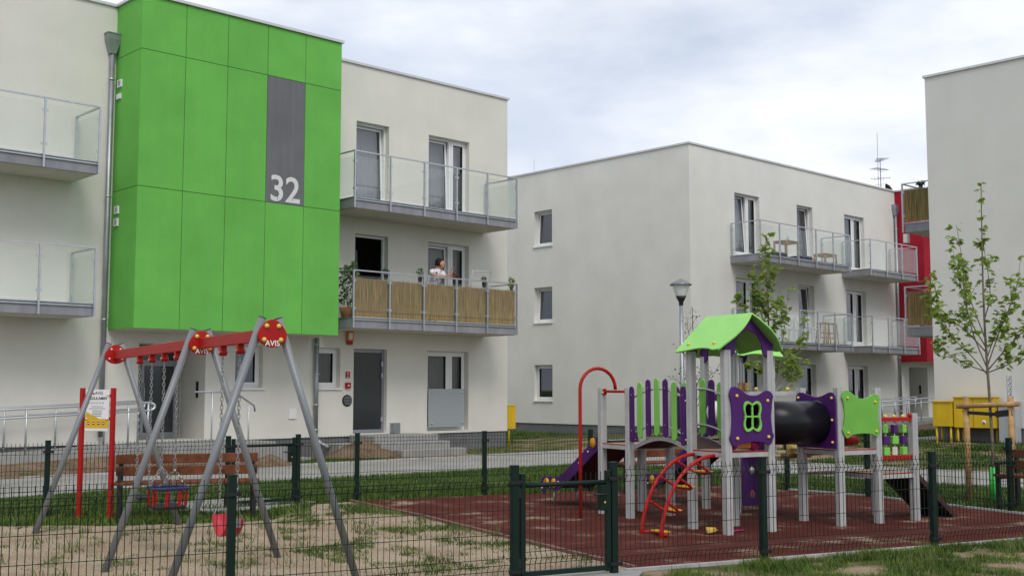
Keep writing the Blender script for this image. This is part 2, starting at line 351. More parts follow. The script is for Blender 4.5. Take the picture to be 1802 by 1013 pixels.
sheet('sand_area',[FN[0],FN[1],FN[2],FN[3],FN[4],(.9,10.15),(1.2,10.35),(-.1,12.8),(-1.08,14.6),(-2.2,16.6),(-2.75,16.2),(-2.75,15.2),(-3.1,14.15),(-4.6,13.75),(-5.4,13.7),(-6.4,13.6),(-9,12.8),(-12,10),(-12,6)],.004,'sand',.22)
red=[(1.17,10.42),(2.38,11.0),(4.32,11.92),(6.3,12.9),(7.2,13.4),(6.35,15.2),(5.32,17.35),(4.38,18.45),(3.72,19.35),(1.27,18.25),(-.4,17.5),(-2.29,16.63),(-1.08,14.6),(-.13,12.78)]
sheet('rubber_play_surface',red,.010,'rubber')
def kerb(name,path,wd,h,m):
    mb=MB()
    for p,q in zip(path,path[1:]):
        d=(Vector(q)-Vector(p)).length; k=max(1,round(d/1.0))
        for i in range(k):
            a=Vector((*p,0)).lerp(Vector((*q,0)),i/k+.003); b=Vector((*p,0)).lerp(Vector((*q,0)),(i+1)/k-.003)
            mb.bar(a+Vector((0,0,h/2-.05)),b+Vector((0,0,h/2-.05)),wd,h+.1)
    return struct(mb.build(name,m))
M['kerbc']=mat('kerb_concrete',(.40,.395,.385),.9,var=.15,scale=6,bump=.3)
M['kerbr']=mat('brown_edging',(.17,.085,.065),.9,var=.2,scale=6)
kerb('kerb_near',[(1.0,10.27),(2.38,10.92),(4.32,11.84),(6.3,12.82),(8,13.65)],.06,.028,'kerbc')
kerb('kerb_left',[(1.1,10.42),(-.16,12.76),(-1.11,14.58),(-2.32,16.6)],.05,.035,'kerbr')
kerb('kerb_right',[(7.25,13.45),(6.4,15.22),(5.37,17.37),(4.42,18.5)],.06,.03,'kerbc')
sheet('gate_slab',[(.15,9.2),(1.0,9.6),(1.15,10.2),(1.0,10.27),(.2,9.95)],.02,'concrete')
M['fsoil']=ground_mat('patchy_foreground_soil',[(.36,(.06,.08,.022)),(.46,(.10,.10,.04)),(.54,(.24,.185,.12)),(.66,(.33,.26,.18))],.9,55,.7)
sheet('foreground_soil',[(1.05,10.2),(2.4,10.88),(4.32,11.8),(6.3,12.78),(9,14.0),(9,9),(3,7),(.5,7.5),(.3,9.1),(1.1,9.6)],.005,'fsoil')
# paths
pn=[b1(s,n) for s,n in ((-24,5.3),(-14,5.6),(-9,6.0),(-3.2,6.4))]
pp=[(p.x,p.y) for p in pn]+[(b1(-3.2,24).x,b1(-3.2,24).y),(b1(-.1,24).x,b1(-.1,24).y)]
for s,n in ((-.1,6.4),(1.0,5.6),(1.0,2.5),(-8,2.4),(-14,1.95),(-24,1.9)): q=b1(s,n); pp.append((q.x,q.y))
sheet('paved_path',pp,.006,'pavers')
sheet('entrance_path',[(b2(s,n).x,b2(s,n).y) for s,n in ((5,4.2),(5,6),(22,6),(22,4.2))],.006,'pavers')
kk=[b1(s,n) for s,n in ((-24,5.3),(-14,5.6),(-9,6.0),(-3.2,6.4),(-3.2,20))]; kerb('path_kerb',[(p.x,p.y) for p in kk],.08,.02,'kerbc')
kk=[b1(s,n) for s,n in ((-.1,20),(-.1,6.4),(1.0,5.6),(1.0,2.5),(-8,2.4),(-14,1.95),(-24,1.9))]; kerb('path_edge',[(p.x,p.y) for p in kk],.08,.03,'kerbc')
sheet('dirt_strip',[(b1(s,n).x,b1(s,n).y) for s,n in ((-24,0),(.6,0),(.6,2.3),(-8,2.25),(-14,1.8),(-24,1.7))],.003,'dirt',.1)
sheet('bench_slab',[(-3.95,17.2),(-2.75,16.5),(-3.3,15.3),(-3.95,15.0),(-5.2,16.0)],.012,'pavers')
# bank towards the right-hand building
bm_=MB(); vs=[];fs=[];nu,nv=36,50
for j in range(nv+1):
    for i in range(nu+1):
        s=.15+i*7.2/nu; n=-4+j*22/nv; z=.26*min(1,max(0,(s-.1)/4.2))**.8*min(1,max(0,(n+4)/5))+.05*noise.noise(Vector((s*.9,n*.9,0)))*min(1,s/1.0); p=b1(s,n,max(z,.002)-.0); vs.append(p)
fs=[(j*(nu+1)+i,j*(nu+1)+i+1,(j+1)*(nu+1)+i+1,(j+1)*(nu+1)+i) for j in range(nv) for i in range(nu)]
bm_.add(vs,fs,True); struct(bm_.build('grass_bank','bank'))
# sand heap by the door steps
def heap(name,c,rx,ry,h,label,m='heapsoil'):
    mb=MB();vs=[];fs=[];k=22
    for j in range(k+1):
        for i in range(k+1):
            u=i/k*2-1;v=j/k*2-1;r=math.hypot(u,v); z=h*max(0,1-r)**.9*(1+.7*noise.noise(Vector((u*2.2,v*2.2,c[0]))))+.05*max(0,1-r)*noise.noise(Vector((u*7,v*7,4)))+.012*noise.noise(Vector((u*16,v*16,4)))
            p=b1(c[0]+u*rx,c[1]+v*ry,max(z,-.03)-.004); vs.append(p)
    fs=[(j*(k+1)+i,j*(k+1)+i+1,(j+1)*(k+1)+i+1,(j+1)*(k+1)+i) for j in range(k) for i in range(k)]
    mb.add(vs,fs,True); return tag(mb.build(name,m),label,'heap')
heap('soil_heap',(-5.9,1.25),1.15,.75,.42,'heap of brown soil beside the concrete door steps')
heap('soil_heap',(-9.0,2.1),1.0,.45,.2,'low brown soil heap behind the left bench')

# ================================================================ BUILDINGS
def wall(mb,s0,s1,z0,z1,ops,fn,dep=.24):
    ss=sorted({s0,s1,*[o[0] for o in ops],*[o[1] for o in ops]}); zs=sorted({z0,z1,*[o[2] for o in ops],*[o[3] for o in ops]})
    ss=[s for s in ss if s0<=s<=s1]; zs=[z for z in zs if z0<=z<=z1]
    for a,b in zip(ss,ss[1:]):
        for c,d in zip(zs,zs[1:]):
            if any(o[0]<=(a+b)/2<=o[1] and o[2]<=(c+d)/2<=o[3] for o in ops): continue
            mb.add([fn(a,0,c),fn(b,0,c),fn(b,0,d),fn(a,0,d)],[(0,1,2,3)])
    for o in ops:
        a,b,c,d=o[:4]; dd=o[4] if len(o)>4 else dep
        for p,q in (((a,c),(b,c)),((b,c),(b,d)),((b,d),(a,d)),((a,d),(a,c))):
            mb.add([fn(p[0],0,p[1]),fn(q[0],0,q[1]),fn(q[0],dd,q[1]),fn(p[0],dd,p[1])],[(0,1,2,3)])
def FR(s,d,z): return (s,d,z)              # front wall of a building: depth d goes inwards (+y)
def ring(mb,s0,s1,z0,z1,w,d0,d1,fn,tilt=0.):
    def f(s,d,z): return fn(s,d+(z-z0)*tilt,z)
    for a,b,c,e in ((s0,s0+w,z0,z1),(s1-w,s1,z0,z1),(s0+w,s1-w,z0,z0+w),(s0+w,s1-w,z1-w,z1)):
        p=[f(s,d,z) for z in (c,e) for d in (d0,d1) for s in (a,b)]
        mb.add(p,[(0,2,3,1),(4,5,7,6),(0,1,5,4),(2,6,7,3),(0,4,6,2),(1,3,7,5)])
def window(par,s0,s1,z0,z1,fn=FR,split=0,tilt=0.,sill=False,curt=None,y=.15,opened=False,frame='pvc'):
    # split: position of mullion as fraction (0 = single sash)
    f=MB(); ring(f,s0+.004,s1-.004,z0+.004,z1-.004,.055,y,y+.07,fn)
    sm=s0+(s1-s0)*split if split else None
    if sm: 
        p=[fn(s,d,z) for z in (z0+.055,z1-.055) for d in (y+.001,y+.069) for s in (sm-.04,sm+.04)]
        f.add(p,[(0,2,3,1),(4,5,7,6),(0,1,5,4),(2,6,7,3),(0,4,6,2),(1,3,7,5)])
    wo=f.build('window',frame,par)
    cells=[(s0+.05,(sm-.035) if sm else s1-.05,tilt)]+([(sm+.035,s1-.05,0)] if sm else [])
    for i,(a,b,t) in enumerate(cells):
        if opened and i==0: continue
        k=MB(); ring(k,a+.004,b-.004,z0+.058,z1-.058,.07,y+.018 if t else y-.012,y+.075 if t else y+.045,fn,t); k.build('sash',frame,wo)
        k=MB(); ring(k,a+.070,b-.070,z0+.124,z1-.124,.012,y+.03 if t else y-.002,y+.05,fn,t); k.build('gasket','gasket',wo)
        g=MB(); p=[fn(s,y+.038+(z-z0)*t,z) for s,z in ((a+.076,z0+.13),(b-.076,z0+.13),(b-.076,z1-.13),(a+.076,z1-.13))]; g.add(p,[(0,1,2,3)]); g.build('pane','glass',wo)
    if curt:
        c=MB();vs=[];n=60
        for i in range(n+1):
            s=s0+.02+(s1-s0-.04)*i/n; d=y+.30+.025*math.sin(i*1.3)+.012*math.sin(i*.55)
            for z in (z0+.05,z1-.03): vs.append(fn(s,d,z))
        c.add(vs,[(2*i,2*i+1,2*i+3,2*i+2) for i in range(n)],True); c.build('curtain',curt,wo)
    if sill:
        k=MB(); p=[fn(s,d,z) for z in (z0-.045,z0-.01) for d in (-.045,y) for s in (s0-.04,s1+.04)]
        k.add(p,[(0,2,3,1),(4,5,7,6),(0,1,5,4),(2,6,7,3),(0,4,6,2),(1,3,7,5)]); k.build('sill','white',wo)
    return wo
def balcony(par,s0,s1,zb,dep,n,loc=(0,0,0),rot=0.,reed=None,left=True,right=True,backpost=.05,sidereed=False,reedgap=0):
    """slab + posts + rail + glass; local frame: x along the wall, -y outwards. zb = slab underside, slab .24 thick"""
    mb=MB(); mb.box(s0,s1,-dep+.02,-.0,zb,zb+.24); sl=mb.build('balcony','slabgrey',par,loc,.006); sl.rotation_euler=(0,0,rot)
    mb=MB(); mb.box(s0+.025,s1-.025,-dep+.05,-.01,zb-.006,zb-.001); mb.build('soffit','soffit',sl)
    mb=MB(); mb.box(s0-.015,s1+.015,-dep,-.002,zb+.242,zb+.262); mb.box(s0-.02,s1+.02,-dep-.008,-dep+.018,zb+.19,zb+.215); mb.build('drip_edge','galv',sl)
    zt=zb+1.36; yf=-dep-.03
    r=MB(); r.bar((s0-.02,yf,zt),(s1+.02,yf,zt),.042,.03)
    if left: r.bar((s0-.0,yf+.021,zt),(s0,-backpost,zt),.042,.03)
    if right: r.bar((s1,yf+.021,zt),(s1,-backpost,zt),.042,.03)
    r.build('handrail','galv',sl)
    xs=[s0+(s1-s0)*i/n for i in range(n+1)]
    pm=None
    post=MB(); post.box(-.02,.02,-.02,.02,0,1.345-.0)
    pts=[(x,yf,zb+.0) for x in xs]
    for i,p in enumerate(pts):
        if pm is None: pm=post.build('post','galv',sl,p); first=pm
        else: inst(pm,'post',sl,p)
    for s,on in ((s0,left),(s1,right)):
        if on: inst(pm,'post',sl,(s,-backpost-.03,zb+.245),sc=(1,1,.815))
    clip=MB(); clip.box(-.02,.02,-.013,.013,-.022,.022); cm=None
    cp=[(x+d,yf,z,0) for x in xs for z in (zb+.46,zb+1.12) for d in (-.042,.042) if s0+.01<x+d<s1-.01]
    for sx,on in ((s0,left),(s1,right)):
        if on: cp+=[(sx,yy,z,R(90)) for z in (zb+.46,zb+1.12) for yy in (yf+.042,-backpost-.072)]
    for x,y,z,a in cp:
        if cm is None: cm=clip.build('glass_clip','galv',sl,(x,y,z)); cm.rotation_euler=(0,0,a)
        else: inst(cm,'glass_clip',sl,(x,y,z),(0,0,a))
    z0,z1=zb+.31,zb+1.24
    for a,b in zip(xs,xs[1:]):
        q=MB(); q.box(a+.045,b-.045,yf-.005,yf+.005,z0,z1); q.build('glass_panel','rail_glass',sl)
    for s,on in ((s0,left),(s1,right)):
        if on: q=MB(); q.box(s-.005,s+.005,yf+.045,-backpost-.075,z0,z1); q.build('glass_panel','rail_glass',sl)
    def reeds(name,p0,p1,za,zz):
        L_=(Vector(p1)-Vector(p0)).length; k=int(L_/.0085); v=MB(); rnd=random.Random(int(abs(p0[0])*100))
        dx=(Vector(p1)-Vector(p0))/k; nn=Vector((-dx.y,dx.x,0)).normalized()
        for i in range(k):
            p=Vector(p0)+dx*(i+.5); wv=dx*(.42+.2*rnd.random()); o=nn*(.004+.008*rnd.random()); t0=za+rnd.uniform(-.01,.02); t1=zz+rnd.uniform(-.03,.012); ln=rnd.uniform(-.008,.008)
            pv=[p-wv,p+o,p+wv]; up=Vector((0,0,1))
            vs=[a+up*t0 for a in pv]+[a+up*t1+dx.normalized()*ln for a in pv]
            v.add(vs,[(0,1,4,3),(1,2,5,4)])
        return v.build(name,'reed',sl)
    if reed:
        for a,b in zip(xs,xs[1:]):
            reeds('reed_screen',(a+.03,yf+.055,0),(b-.03,yf+.055,0),zb+.27,zb+reed)
        q=MB(); q.box(s0+.03,s1-.03,yf+.06,yf+.064,zb+.28,zb+reed-.03); q.build('reed_backing','reed_dark',sl)
        q=MB(); q.bar((s0+.02,yf+.045,zb+.40),(s1-.02,yf+.045,zb+.40),.004,.006); q.build('binding_wire','gasket',sl)
    if sidereed:
        reeds('reed_screen',(s0 if sidereed=='l' else s1,yf+.06,0),(s0 if sidereed=='l' else s1,-backpost-.08,0),zb+.3,zb+1.2)
        x=s0+.012 if sidereed=='l' else s1-.012
        q=MB(); q.box(x-.002,x+.002,yf+.06,-backpost-.08,zb+.31,zb+1.17); q.build('reed_backing','reed_dark',sl)
    return sl
def shell(par,x0,x1,y0,y1,H,front,ends,m,plinth,cut=None):
    """outer walls, roof, plinth, coping.  front: openings of wall y=y0; ends: openings of wall x=x0"""
    mb=MB(); wall(mb,x0,x1,plinth,H-.06,front,lambda s,d,z:(s,y0+d,z)); wall(mb,y0,y1,plinth,H-.06,ends,lambda s,d,z:(x0+d,s,z))
    mb.add([(x1,y0,plinth),(x1,y1,plinth),(x1,y1,H-.06),(x1,y0,H-.06)],[(0,1,2,3)]); mb.add([(x0,y1,plinth),(x1,y1,plinth),(x1,y1,H-.06),(x0,y1,H-.06)],[(0,1,2,3)])
    mb.build('wall',m,par)
    p=MB(); 
    i=.035
    for a,b,c,d in ((x0+i,x1-i,y0+i,y0+.3),(x0+i,x0+.3,y0+.3,y1-.3),(x1-.3,x1-i,y0+.3,y1-.3),(x0+i,x1-i,y1-.3,y1-i)): p.box(a,b,c,d,-.4,plinth+.02)
    p.build('plinth','plinth',par)
    r=MB(); r.box(x0+.02,x1-.02,y0+.02,y1-.02,H-.5,H-.45); r.build('roof','slabgrey',par)
    c=MB(); e=.045
    for a,b,cc,d in ((x0-e,x1+e,y0-e,y0+.3),(x0-e,x0+.3,y0+.3,y1-.3),(x1-.3,x1+e,y0+.3,y1-.3),(x0-e,x1+e,y1-.3,y1+e)): c.box(a,b,cc,d,H-.06,H)
    c.build('coping','coping',par)
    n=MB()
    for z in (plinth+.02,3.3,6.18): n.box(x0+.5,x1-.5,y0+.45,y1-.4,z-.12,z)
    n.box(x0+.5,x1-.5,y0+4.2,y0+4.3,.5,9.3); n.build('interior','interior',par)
def bay(par,s0,k,zb,zt,dep,m,mj,greycol=None,z1=5.77,z2=8.65):
    """projecting render-clad box of k one-metre panels per row"""
    g=.012
    b=MB(); b.box(s0+g,s0+k-g,-dep+g,-.0,zb+g,zt-.06); bo=b.build('stair_bay',mj,par)
    q=MB(); q.box(s0+.03,s0+k-.03,-dep+.03,-.0,zb-.004,zb+.004); q.build('bay_soffit','soffit',bo)
    rows=[(zb,z1),(z1,z2),(z2,zt-.062)]
    for i in range(k):
        for j,(a,c) in enumerate(rows):
            mm='greypanel' if (greycol is not None and i==greycol and j==1) else m
            p=MB(); p.box(s0+i+g/2*(i>0),s0+i+1-g/2*(i<k-1),-dep,-dep+.03,a+g/2*(j>0),c-g/2); p.build('facade_panel',mm,bo,bevel=.002)
    for j,(a,c) in enumerate(rows):
        for x in (s0,s0+k-.03):
            p=MB(); p.box(x,x+.03,-dep+.031,0,a+g/2*(j>0),c-g/2); p.build('facade_panel',m,bo,bevel=.002)
    c=MB(); e=.045; c.box(s0-e,s0+k+e,-dep-e,.0,zt-.06,zt+.001); c.build('coping','coping',bo)
    return bo
def downpipe(par,x,y,zt,zb,hopper=True,elbow=None):
    p=MB(); p.tube([(x,y,zt),(x,y,zb)],.055,12); o=p.build('downpipe','zinc',par)
    for z in [zb+ (zt-zb)*t for t in (.04,.3,.62,.93)]: r=MB(); r.lathe([(.056,-.02),(.066,-.016),(.066,.016),(.056,.02)],(x,y,z),12); r.box(x-.09,x+.09,y-.006,y+.006,z-.01,z+.01); r.build('pipe_bracket','galv',o)
    if hopper:
        h=MB(); 
        def rect(wx,wy,z): return [(x-wx,y-wy,z),(x+wx,y-wy,z),(x+wx,y+wy,z),(x-wx,y+wy,z)]
        v=rect(.15,.11,zt+.42)+rect(.145,.105,zt+.28)+rect(.06,.06,zt-.02)
        h.add(v,[(0,1,2,3)]+[(a+i,a+(i+1)%4,a+4+(i+1)%4,a+4+i) for a in (0,4) for i in range(4)]); 
        h.box(x-.162,x+.162,y-.122,y+.122,zt+.405,zt+.425); h.build('rain_hopper','zinc',o)
    if elbow:
        e=MB(); e.tube([(x,y,zb+.02),(x,y,zb-.1),(x+elbow*.06,y-.10,zb-.22),(x+elbow*.16,y-.24,zb-.3),(x+elbow*.2,y-.3,zb-.32)],.056,12,cap=False); e.build('outlet_elbow','zinc',o)
    return o
def handrail_run(par,name,pts,rails,posts,r=.024,m='steel'):
    mb=MB()
    for dz in rails: mb.tube([(p[0],p[1],p[2]+dz) for p in pts],r,8)
    if len(rails)>1:
        e=pts[-1]; mb.tube(smooth_open([(e[0],e[1],e[2]+rails[0]),(e[0]+.09,e[1],e[2]+rails[0]-.03),(e[0]+.12,e[1],e[2]+(rails[0]+rails[1])/2),(e[0]+.09,e[1],e[2]+rails[1]+.03),(e[0],e[1],e[2]+rails[1])]),r,8)
    o=mb.build(name,m,par)
    pm=None
    for x,y,z0,z1 in posts:
        q=MB(); q.tube([(x,y,z0),(x,y,z1)],.02,8); q.build('baluster','galv',o)
    return o
def entrance(par,s0,fl,blank=False):
    """recessed door behind opening s0..s0+1.58, plus ramp to its left with rails and steps to its right"""
    y=1.13
    d=MB(); ring(d,s0+.01,s0+1.50,fl+.01,2.59,.08,y-.09,y-.02,FR); do=d.build('entrance_door','alu',par)
    q=MB(); ring(q,s0+.56,s0+1.42,fl+.07,2.2,.07,y-.1,y-.035,FR); q.box(s0+.09,s0+1.42,y-.1,y-.04,2.2,2.26); q.build('door_leaf','alu',do)
    q=MB(); q.box(s0+.085,s0+1.43,y-.07,y-.06,fl+.085,2.52); q.build('door_glass','door_dark',do)
    q=MB(); q.tube([(s0+.62,y-.15,fl+.85),(s0+.62,y-.15,fl+1.25)],.013,8); q.build('handle','galv',do)
    w_=MB(); w_.box(s0,s0+1.58,y,y+.05,fl,2.6); w_.build('recess_back_wall','stucco',par)
    q=MB(); q.box(s0+1.555,s0+1.579,.30,.38,1.42,1.78); q.build('intercom','black',par)
    pl=MB(); pl.box(s0-.25,s0+2.35,-1.75,1.1,-.3,fl-.012); po=pl.build('entrance_landing','concrete',par)
    for k in range(3):
        t=MB(); t.box(s0+2.351+.3*k,s0+2.65+.3*k,-1.74,-.06,-.3,fl-.13*(k+1)); t.build('step','concrete',po)
    rp=MB(); L_=8.0; x0=s0-.252-L_; x1=s0-.252; zl=.16
    rp.add([(x0,-1.5,-.3),(x1,-1.5,-.3),(x1,-.2,-.3),(x0,-.2,-.3),(x0,-1.5,zl),(x1,-1.5,fl-.012),(x1,-.2,fl-.012),(x0,-.2,zl)],[(3,2,1,0),(4,5,6,7),(0,1,5,4),(1,2,6,5),(2,3,7,6),(3,0,4,7)])
    ro=rp.build('ramp','concrete',par)
    zz=lambda x:zl+(fl-.012-zl)*(x-x0)/L_
    em=MB();vs=[];ne=60
    for i in range(ne+1):
        x=x0+(L_+1.2)*i/ne; top=max(.06,zz(min(x,x1))-.13-.12*max(0,x-x1))
        for j in range(7):
            t=j/6; vs.append((x,-1.49-.62*t-.05*noise.noise(Vector((x,0,2))),max(-.02,top*(1-t)**1.2+.035*noise.noise(Vector((x*2.5,t*3,0)))*(1 if 0<j<6 else 0))))
    em.add(vs,[(i*7+j,(i+1)*7+j,(i+1)*7+j+1,i*7+j+1) for i in range(ne) for j in range(6)],True); em.build('soil_embankment','heapsoil',ro)
    for yy,xe in ((-1.42,s0-.42),(-.3,s0-.1)):
        pts=[(x0+.2,yy,zz(x0+.2)),(xe,yy,zz(xe))]
        ps=[(x0+.4+1.0*i,yy,zz(x0+.4+i)-.02,zz(x0+.4+i)+.86) for i in range(8) if x0+.4+i<xe-.3]+[(xe-.02,yy,zz(xe)-.02,zz(xe)+.86)]
        handrail_run(par,'ramp_handrail',pts,(.86,.70),ps)
    xa=s0+1.0; yy=-1.35
    hr=MB(); hr.tube([(xa-.4,yy,1.55),(xa+.55,yy,1.55),(xa+1.03,yy,1.25),(xa+1.05,yy,1.13)],.021,8); ho=hr.build('step_handrail','alu',par)
    for x,z in ((xa+.02,1.55),(xa+.9,1.33)): q=MB(); q.tube([(x,yy,z),(x,yy,fl-.3)],.017,8); q.build('baluster','galv',ho)
ZB=[5.89,3.04]
# ---------------- building with the green bay
bA=thing('apartment_building','cream apartment block with bright green bay numbered 32','building',B1,ROT)
dz=(6.26,8.36),(3.40,5.49),(.52,2.61)
opsA=[(a,b,*z) for z in dz for a,b in ((-5.22,-4.19),(-2.87,-1.44))]+[(-6.33,-5.62,1.64,2.61),(-8.55,-7.79,1.64,2.61),(-10.83,-9.25,.50,2.60,1.13)]+[(-16.6,-15.2,*z) for z in dz]
shell(bA,-22,0,0,11,9.86,opsA,[],'stucco',.46)
for i,(a,b) in enumerate(dz[:2]):
    window(bA,-5.22,-4.19,a,b,tilt=-.0 if i else .045,curt='skycurtain' if i==0 else None,opened=(i==1))
    window(bA,-2.87,-1.44,a,b,split=.60,tilt=.045,curt='skycurtain')
    window(bA,-16.6,-15.2,a,b,split=.6)
# open door leaf inside the dark room of the first floor
q=MB(); ring(q,-4.62,-4.0,3.5,5.3,.07,1.6,1.66,FR); q.build('open_door_leaf','pvc',bA)
wd=window(bA,-2.87,-1.45,.52,2.61,split=.60,curt='curtain'); 
q=MB(); q.box(-2.86,-1.62,-.045,-.03,.62,1.62); fg=q.build('frosted_guard','frost',bA)
for x in (-2.75,-1.72):
    for z in (.72,1.52): q=MB(); q.lathe([(.001,-.07),(.025,-.07),(.025,-.02),(.015,.15)],(x,0,z),8,'y'); q.build('guard_fixing','galv',fg)
window(bA,-16.6,-15.2,.52,2.61,split=.6)
window(bA,-6.33,-5.62,1.64,2.61,sill=True,curt='curtain'); window(bA,-8.55,-7.79,1.64,2.61,sill=True)
# grey service door
d=MB(); ring(d,-5.215,-4.185,.53,2.605,.075,.12,.19,FR); do=d.build('service_door','alu',bA)
q=MB(); q.box(-5.145,-4.255,.14,.16,.60,2.53); q.build('door_panel','door_dark',do)
for z in (.85,1.95,2.25): q=MB(); q.box(-4.30,-4.24,.085,.125,z-.06,z+.06); q.build('hinge','galv',do)
bay(bA,-11.53,5,2.85,9.86,1.2,'green','green_joint',3)
text('house_number','32',.82,'white_paint',bA,frame_mtx((-8.03,-1.203,5.83),(1,0,0),(0,0,1)),.002,.012)
for x,z,h in ((-8.225,5.85,.13),(-8.225,6.17,.13),(-7.845,6.18,.12),(-7.83,5.86,.05)): q=MB(); q.box(x-.006,x+.006,-1.207,-1.2055,z,z+h); q.build('stencil_gap','greypanel',bA)
for yy,z,h in ((-.25,8.0,.16),(-.22,7.75,.11),(-.28,5.28,.16),(-.27,5.02,.16)):
    q=MB(); q.box(-11.565,-11.531,yy-.09,yy+.09,z,z+h); vo=q.build('bay_vent','white',bA)
    if h>.12:
        for k in range(3): q=MB(); q.box(-11.569,-11.566,yy-.05+.035*k,yy-.035+.035*k,z+.025,z+h-.025); q.build('vent_slot','grille',vo)
balcony(bA,-6.2,-.90,ZB[0],1.3,5); balcony(bA,-6.2,-.90,ZB[1],1.3,5,reed=1.19)
balcony(bA,-17.85,-12.37,ZB[0],1.2,5); balcony(bA,-17.85,-12.37,ZB[1],1.2,5)
downpipe(bA,-11.66,-.09,8.75,.62)
downpipe(bA,-6.37,-.09,2.84,.55,False,1)
entrance(bA,-10.83,.50)
# small fittings on the wall
q=MB(); q.box(-5.47,-5.29,-.10,-.002,2.79,3.03); o=q.build('alarm_siren','orange',bA,bevel=.015)
q=MB(); q.box(-5.455,-5.305,-.085,-.002,2.70,2.789); q.build('siren_lamp','dred',o,bevel=.015)
q=MB(); q.box(-5.44,-5.33,-.1035,-.1005,2.83,2.99); q.build('siren_sticker','white',o)
q=MB(); q.box(-5.465,-5.335,-.012,-.002,1.88,2.04); o=q.build('fire_sign','signred',bA)
q=MB(); q.box(-5.405,-5.395,-.0145,-.0125,1.93,2.02); q.box(-5.42,-5.38,-.0145,-.0125,1.985,2.0); q.box(-5.43,-5.37,-.0145,-.0125,1.895,1.91); q.build('sign_symbol','white',o)
q=MB(); q.box(-5.48,-5.34,-.07,-.002,1.63,1.77); o=q.build('fire_call_point','pred',bA,bevel=.008)
q=MB(); q.box(-5.43,-5.39,-.0735,-.0705,1.68,1.72); q.build('call_button','white',o)
q=MB(); q.lathe([(.001,-.03),(.13,-.03),(.145,-.015),(.145,-.002)],(-5.41,0,1.33),24,'y'); o=q.build('round_vent','gasket',bA)
q=MB()
for k in range(6):
    z=1.33-.09+k*.036; hw=math.sqrt(max(0,.12**2-(z-1.33)**2)); q.box(-5.41-hw,-5.41+hw,-.045,-.031,z-.006,z+.008)
q.build('vent_slat','zinc',o)
q=MB(); q.box(-7.08,-6.87,-.03,-.002,.91,1.14); q.build('access_hatch','white',bA,bevel=.005)
q=MB(); q.box(-4.08,-3.87,-.16,-.002,.50,.76); q.build('floor_socket_box','zinc',bA,bevel=.005)
# gas box on the end wall
q=MB(); q.box(.004,.30,-.02,.24,.51,1.14); q.box(-.003,.31,-.03,.25,1.14,1.17); gb=tag(q.build('gas_meter_box','yellow_box',None,bevel=.006),'narrow yellow gas box on the corner of the cream block','gas box'); gb.location=B1; gb.rotation_euler=(0,0,ROT)
q=MB(); q.tube([(.1,.04,.51),(.1,.04,-.02)],.022,8); q.build('gas_pipe','yellow_box',gb)
# concrete door steps
st=thing('door_steps','three wide concrete steps below the grey service door','steps',B1,ROT)
for x0,x1,y,z0,z1 in ((-5.35,-3.35,-1.05,-.1,.49),(-5.4,-3.25,-1.38,-.1,.335),(-5.0,-3.0,-1.72,-.1,.165)):
    q=MB(); q.box(x0,x1,y,-.04 if z1>.4 else y+.33-.002,z0,z1); q.build('step','concrete',st,bevel=.01)
q=MB(); q.box(-6.15,-5.42,-.75,-.06,-.1,.31); q.build('side_block','concrete',st,bevel=.01)
def antenna(par,x,y,z,h,n=6,ax=(1,0)):
    m=MB(); m.tube([(x,y,z),(x,y,z+h)],.018,6); m.bar((x-.45*ax[0],y-.45*ax[1],z+h-.08),(x+.45*ax[0],y+.45*ax[1],z+h-.08),.015,.015)
    for i in range(n):
        t=-.42+.84*i/(n-1); l=.28-.02*i; cx,cy=x+t*ax[0],y+t*ax[1]; m.bar((cx-l*ax[1],cy+l*ax[0],z+h-.08),(cx+l*ax[1],cy-l*ax[0],z+h-.08),.013,.013)
    m.bar((x,y-.3,z+h*.6),(x,y+.3,z+h*.6),.01,.01); m.bar((x-.3,y,z+h*.75),(x+.3,y,z+h*.75),.01,.01)
    return m.build('roof_antenna','zinc',par)
antenna(bA,-9.5,1.2,9.4,1.3)
# ---------------- middle building with the red bay
bB=thing('apartment_building','grey-white apartment block behind the playground with red bay','building',B2,ROT)
dzb=(6.22,8.35),(3.32,5.42),(.45,2.51)
opsB=[(a,b,*z) for z in dzb for a,b in ((2.5,3.97),(6.35,7.40),(9.65,11.13))]+[(14.4,15.98,.46,2.52,1.13)]
eo=[(6.34,7.28,6.90,8.22),(6.34,7.28,4.06,5.36),(6.34,7.28,1.2,2.5)]
shell(bB,0,22,0,11.5,9.74,opsB,eo,'stucco2',.37)
SD=lambda s,d,z:(d,s,z)
for i,o in enumerate(eo): window(bB,*o,fn=SD,sill=True,tilt=.06 if i<2 else 0,curt=None)
for i,(a,b) in enumerate(dzb):
    window(bB,2.5,3.97,a,b,split=.6,tilt=.06 if i==0 else 0,curt=('skycurtain','dcurtain',None)[i]); window(bB,6.35,7.40,a,b,tilt=.05 if i<2 else 0,curt=(None,None,'curtain')[i])
    window(bB,9.65,11.13,a,b,split=.55,curt=('skycurtain',None,'dcurtain')[i])
for a,b in ((2.5,3.97),(6.35,7.40),(9.65,11.13)):
    q=MB(); q.box(a+.01,b-.15,-.045,-.03,.55,1.2); q.build('frosted_guard','frost',bB)
bay(bB,13.62,5,2.70,9.74,1.2,'red_render','red_joint',None,5.65,8.5)
for z in (5.87,2.97):
    balcony(bB,2.2,7.88,z,1.2,5); balcony(bB,9.36,12.95,z,1.2,3)
downpipe(bB,13.5,-.09,8.7,.4)
entrance(bB,14.4,.46)
q=MB(); q.tube([(2.0,9.0,9.5),(2.0,9.0,10.1)],.07,10); q.lathe([(.02,.72),(.11,.66),(.11,.6),(.07,.58)],(2.0,9.0,9.4),10); q.build('roof_vent','lampgrey',bB)
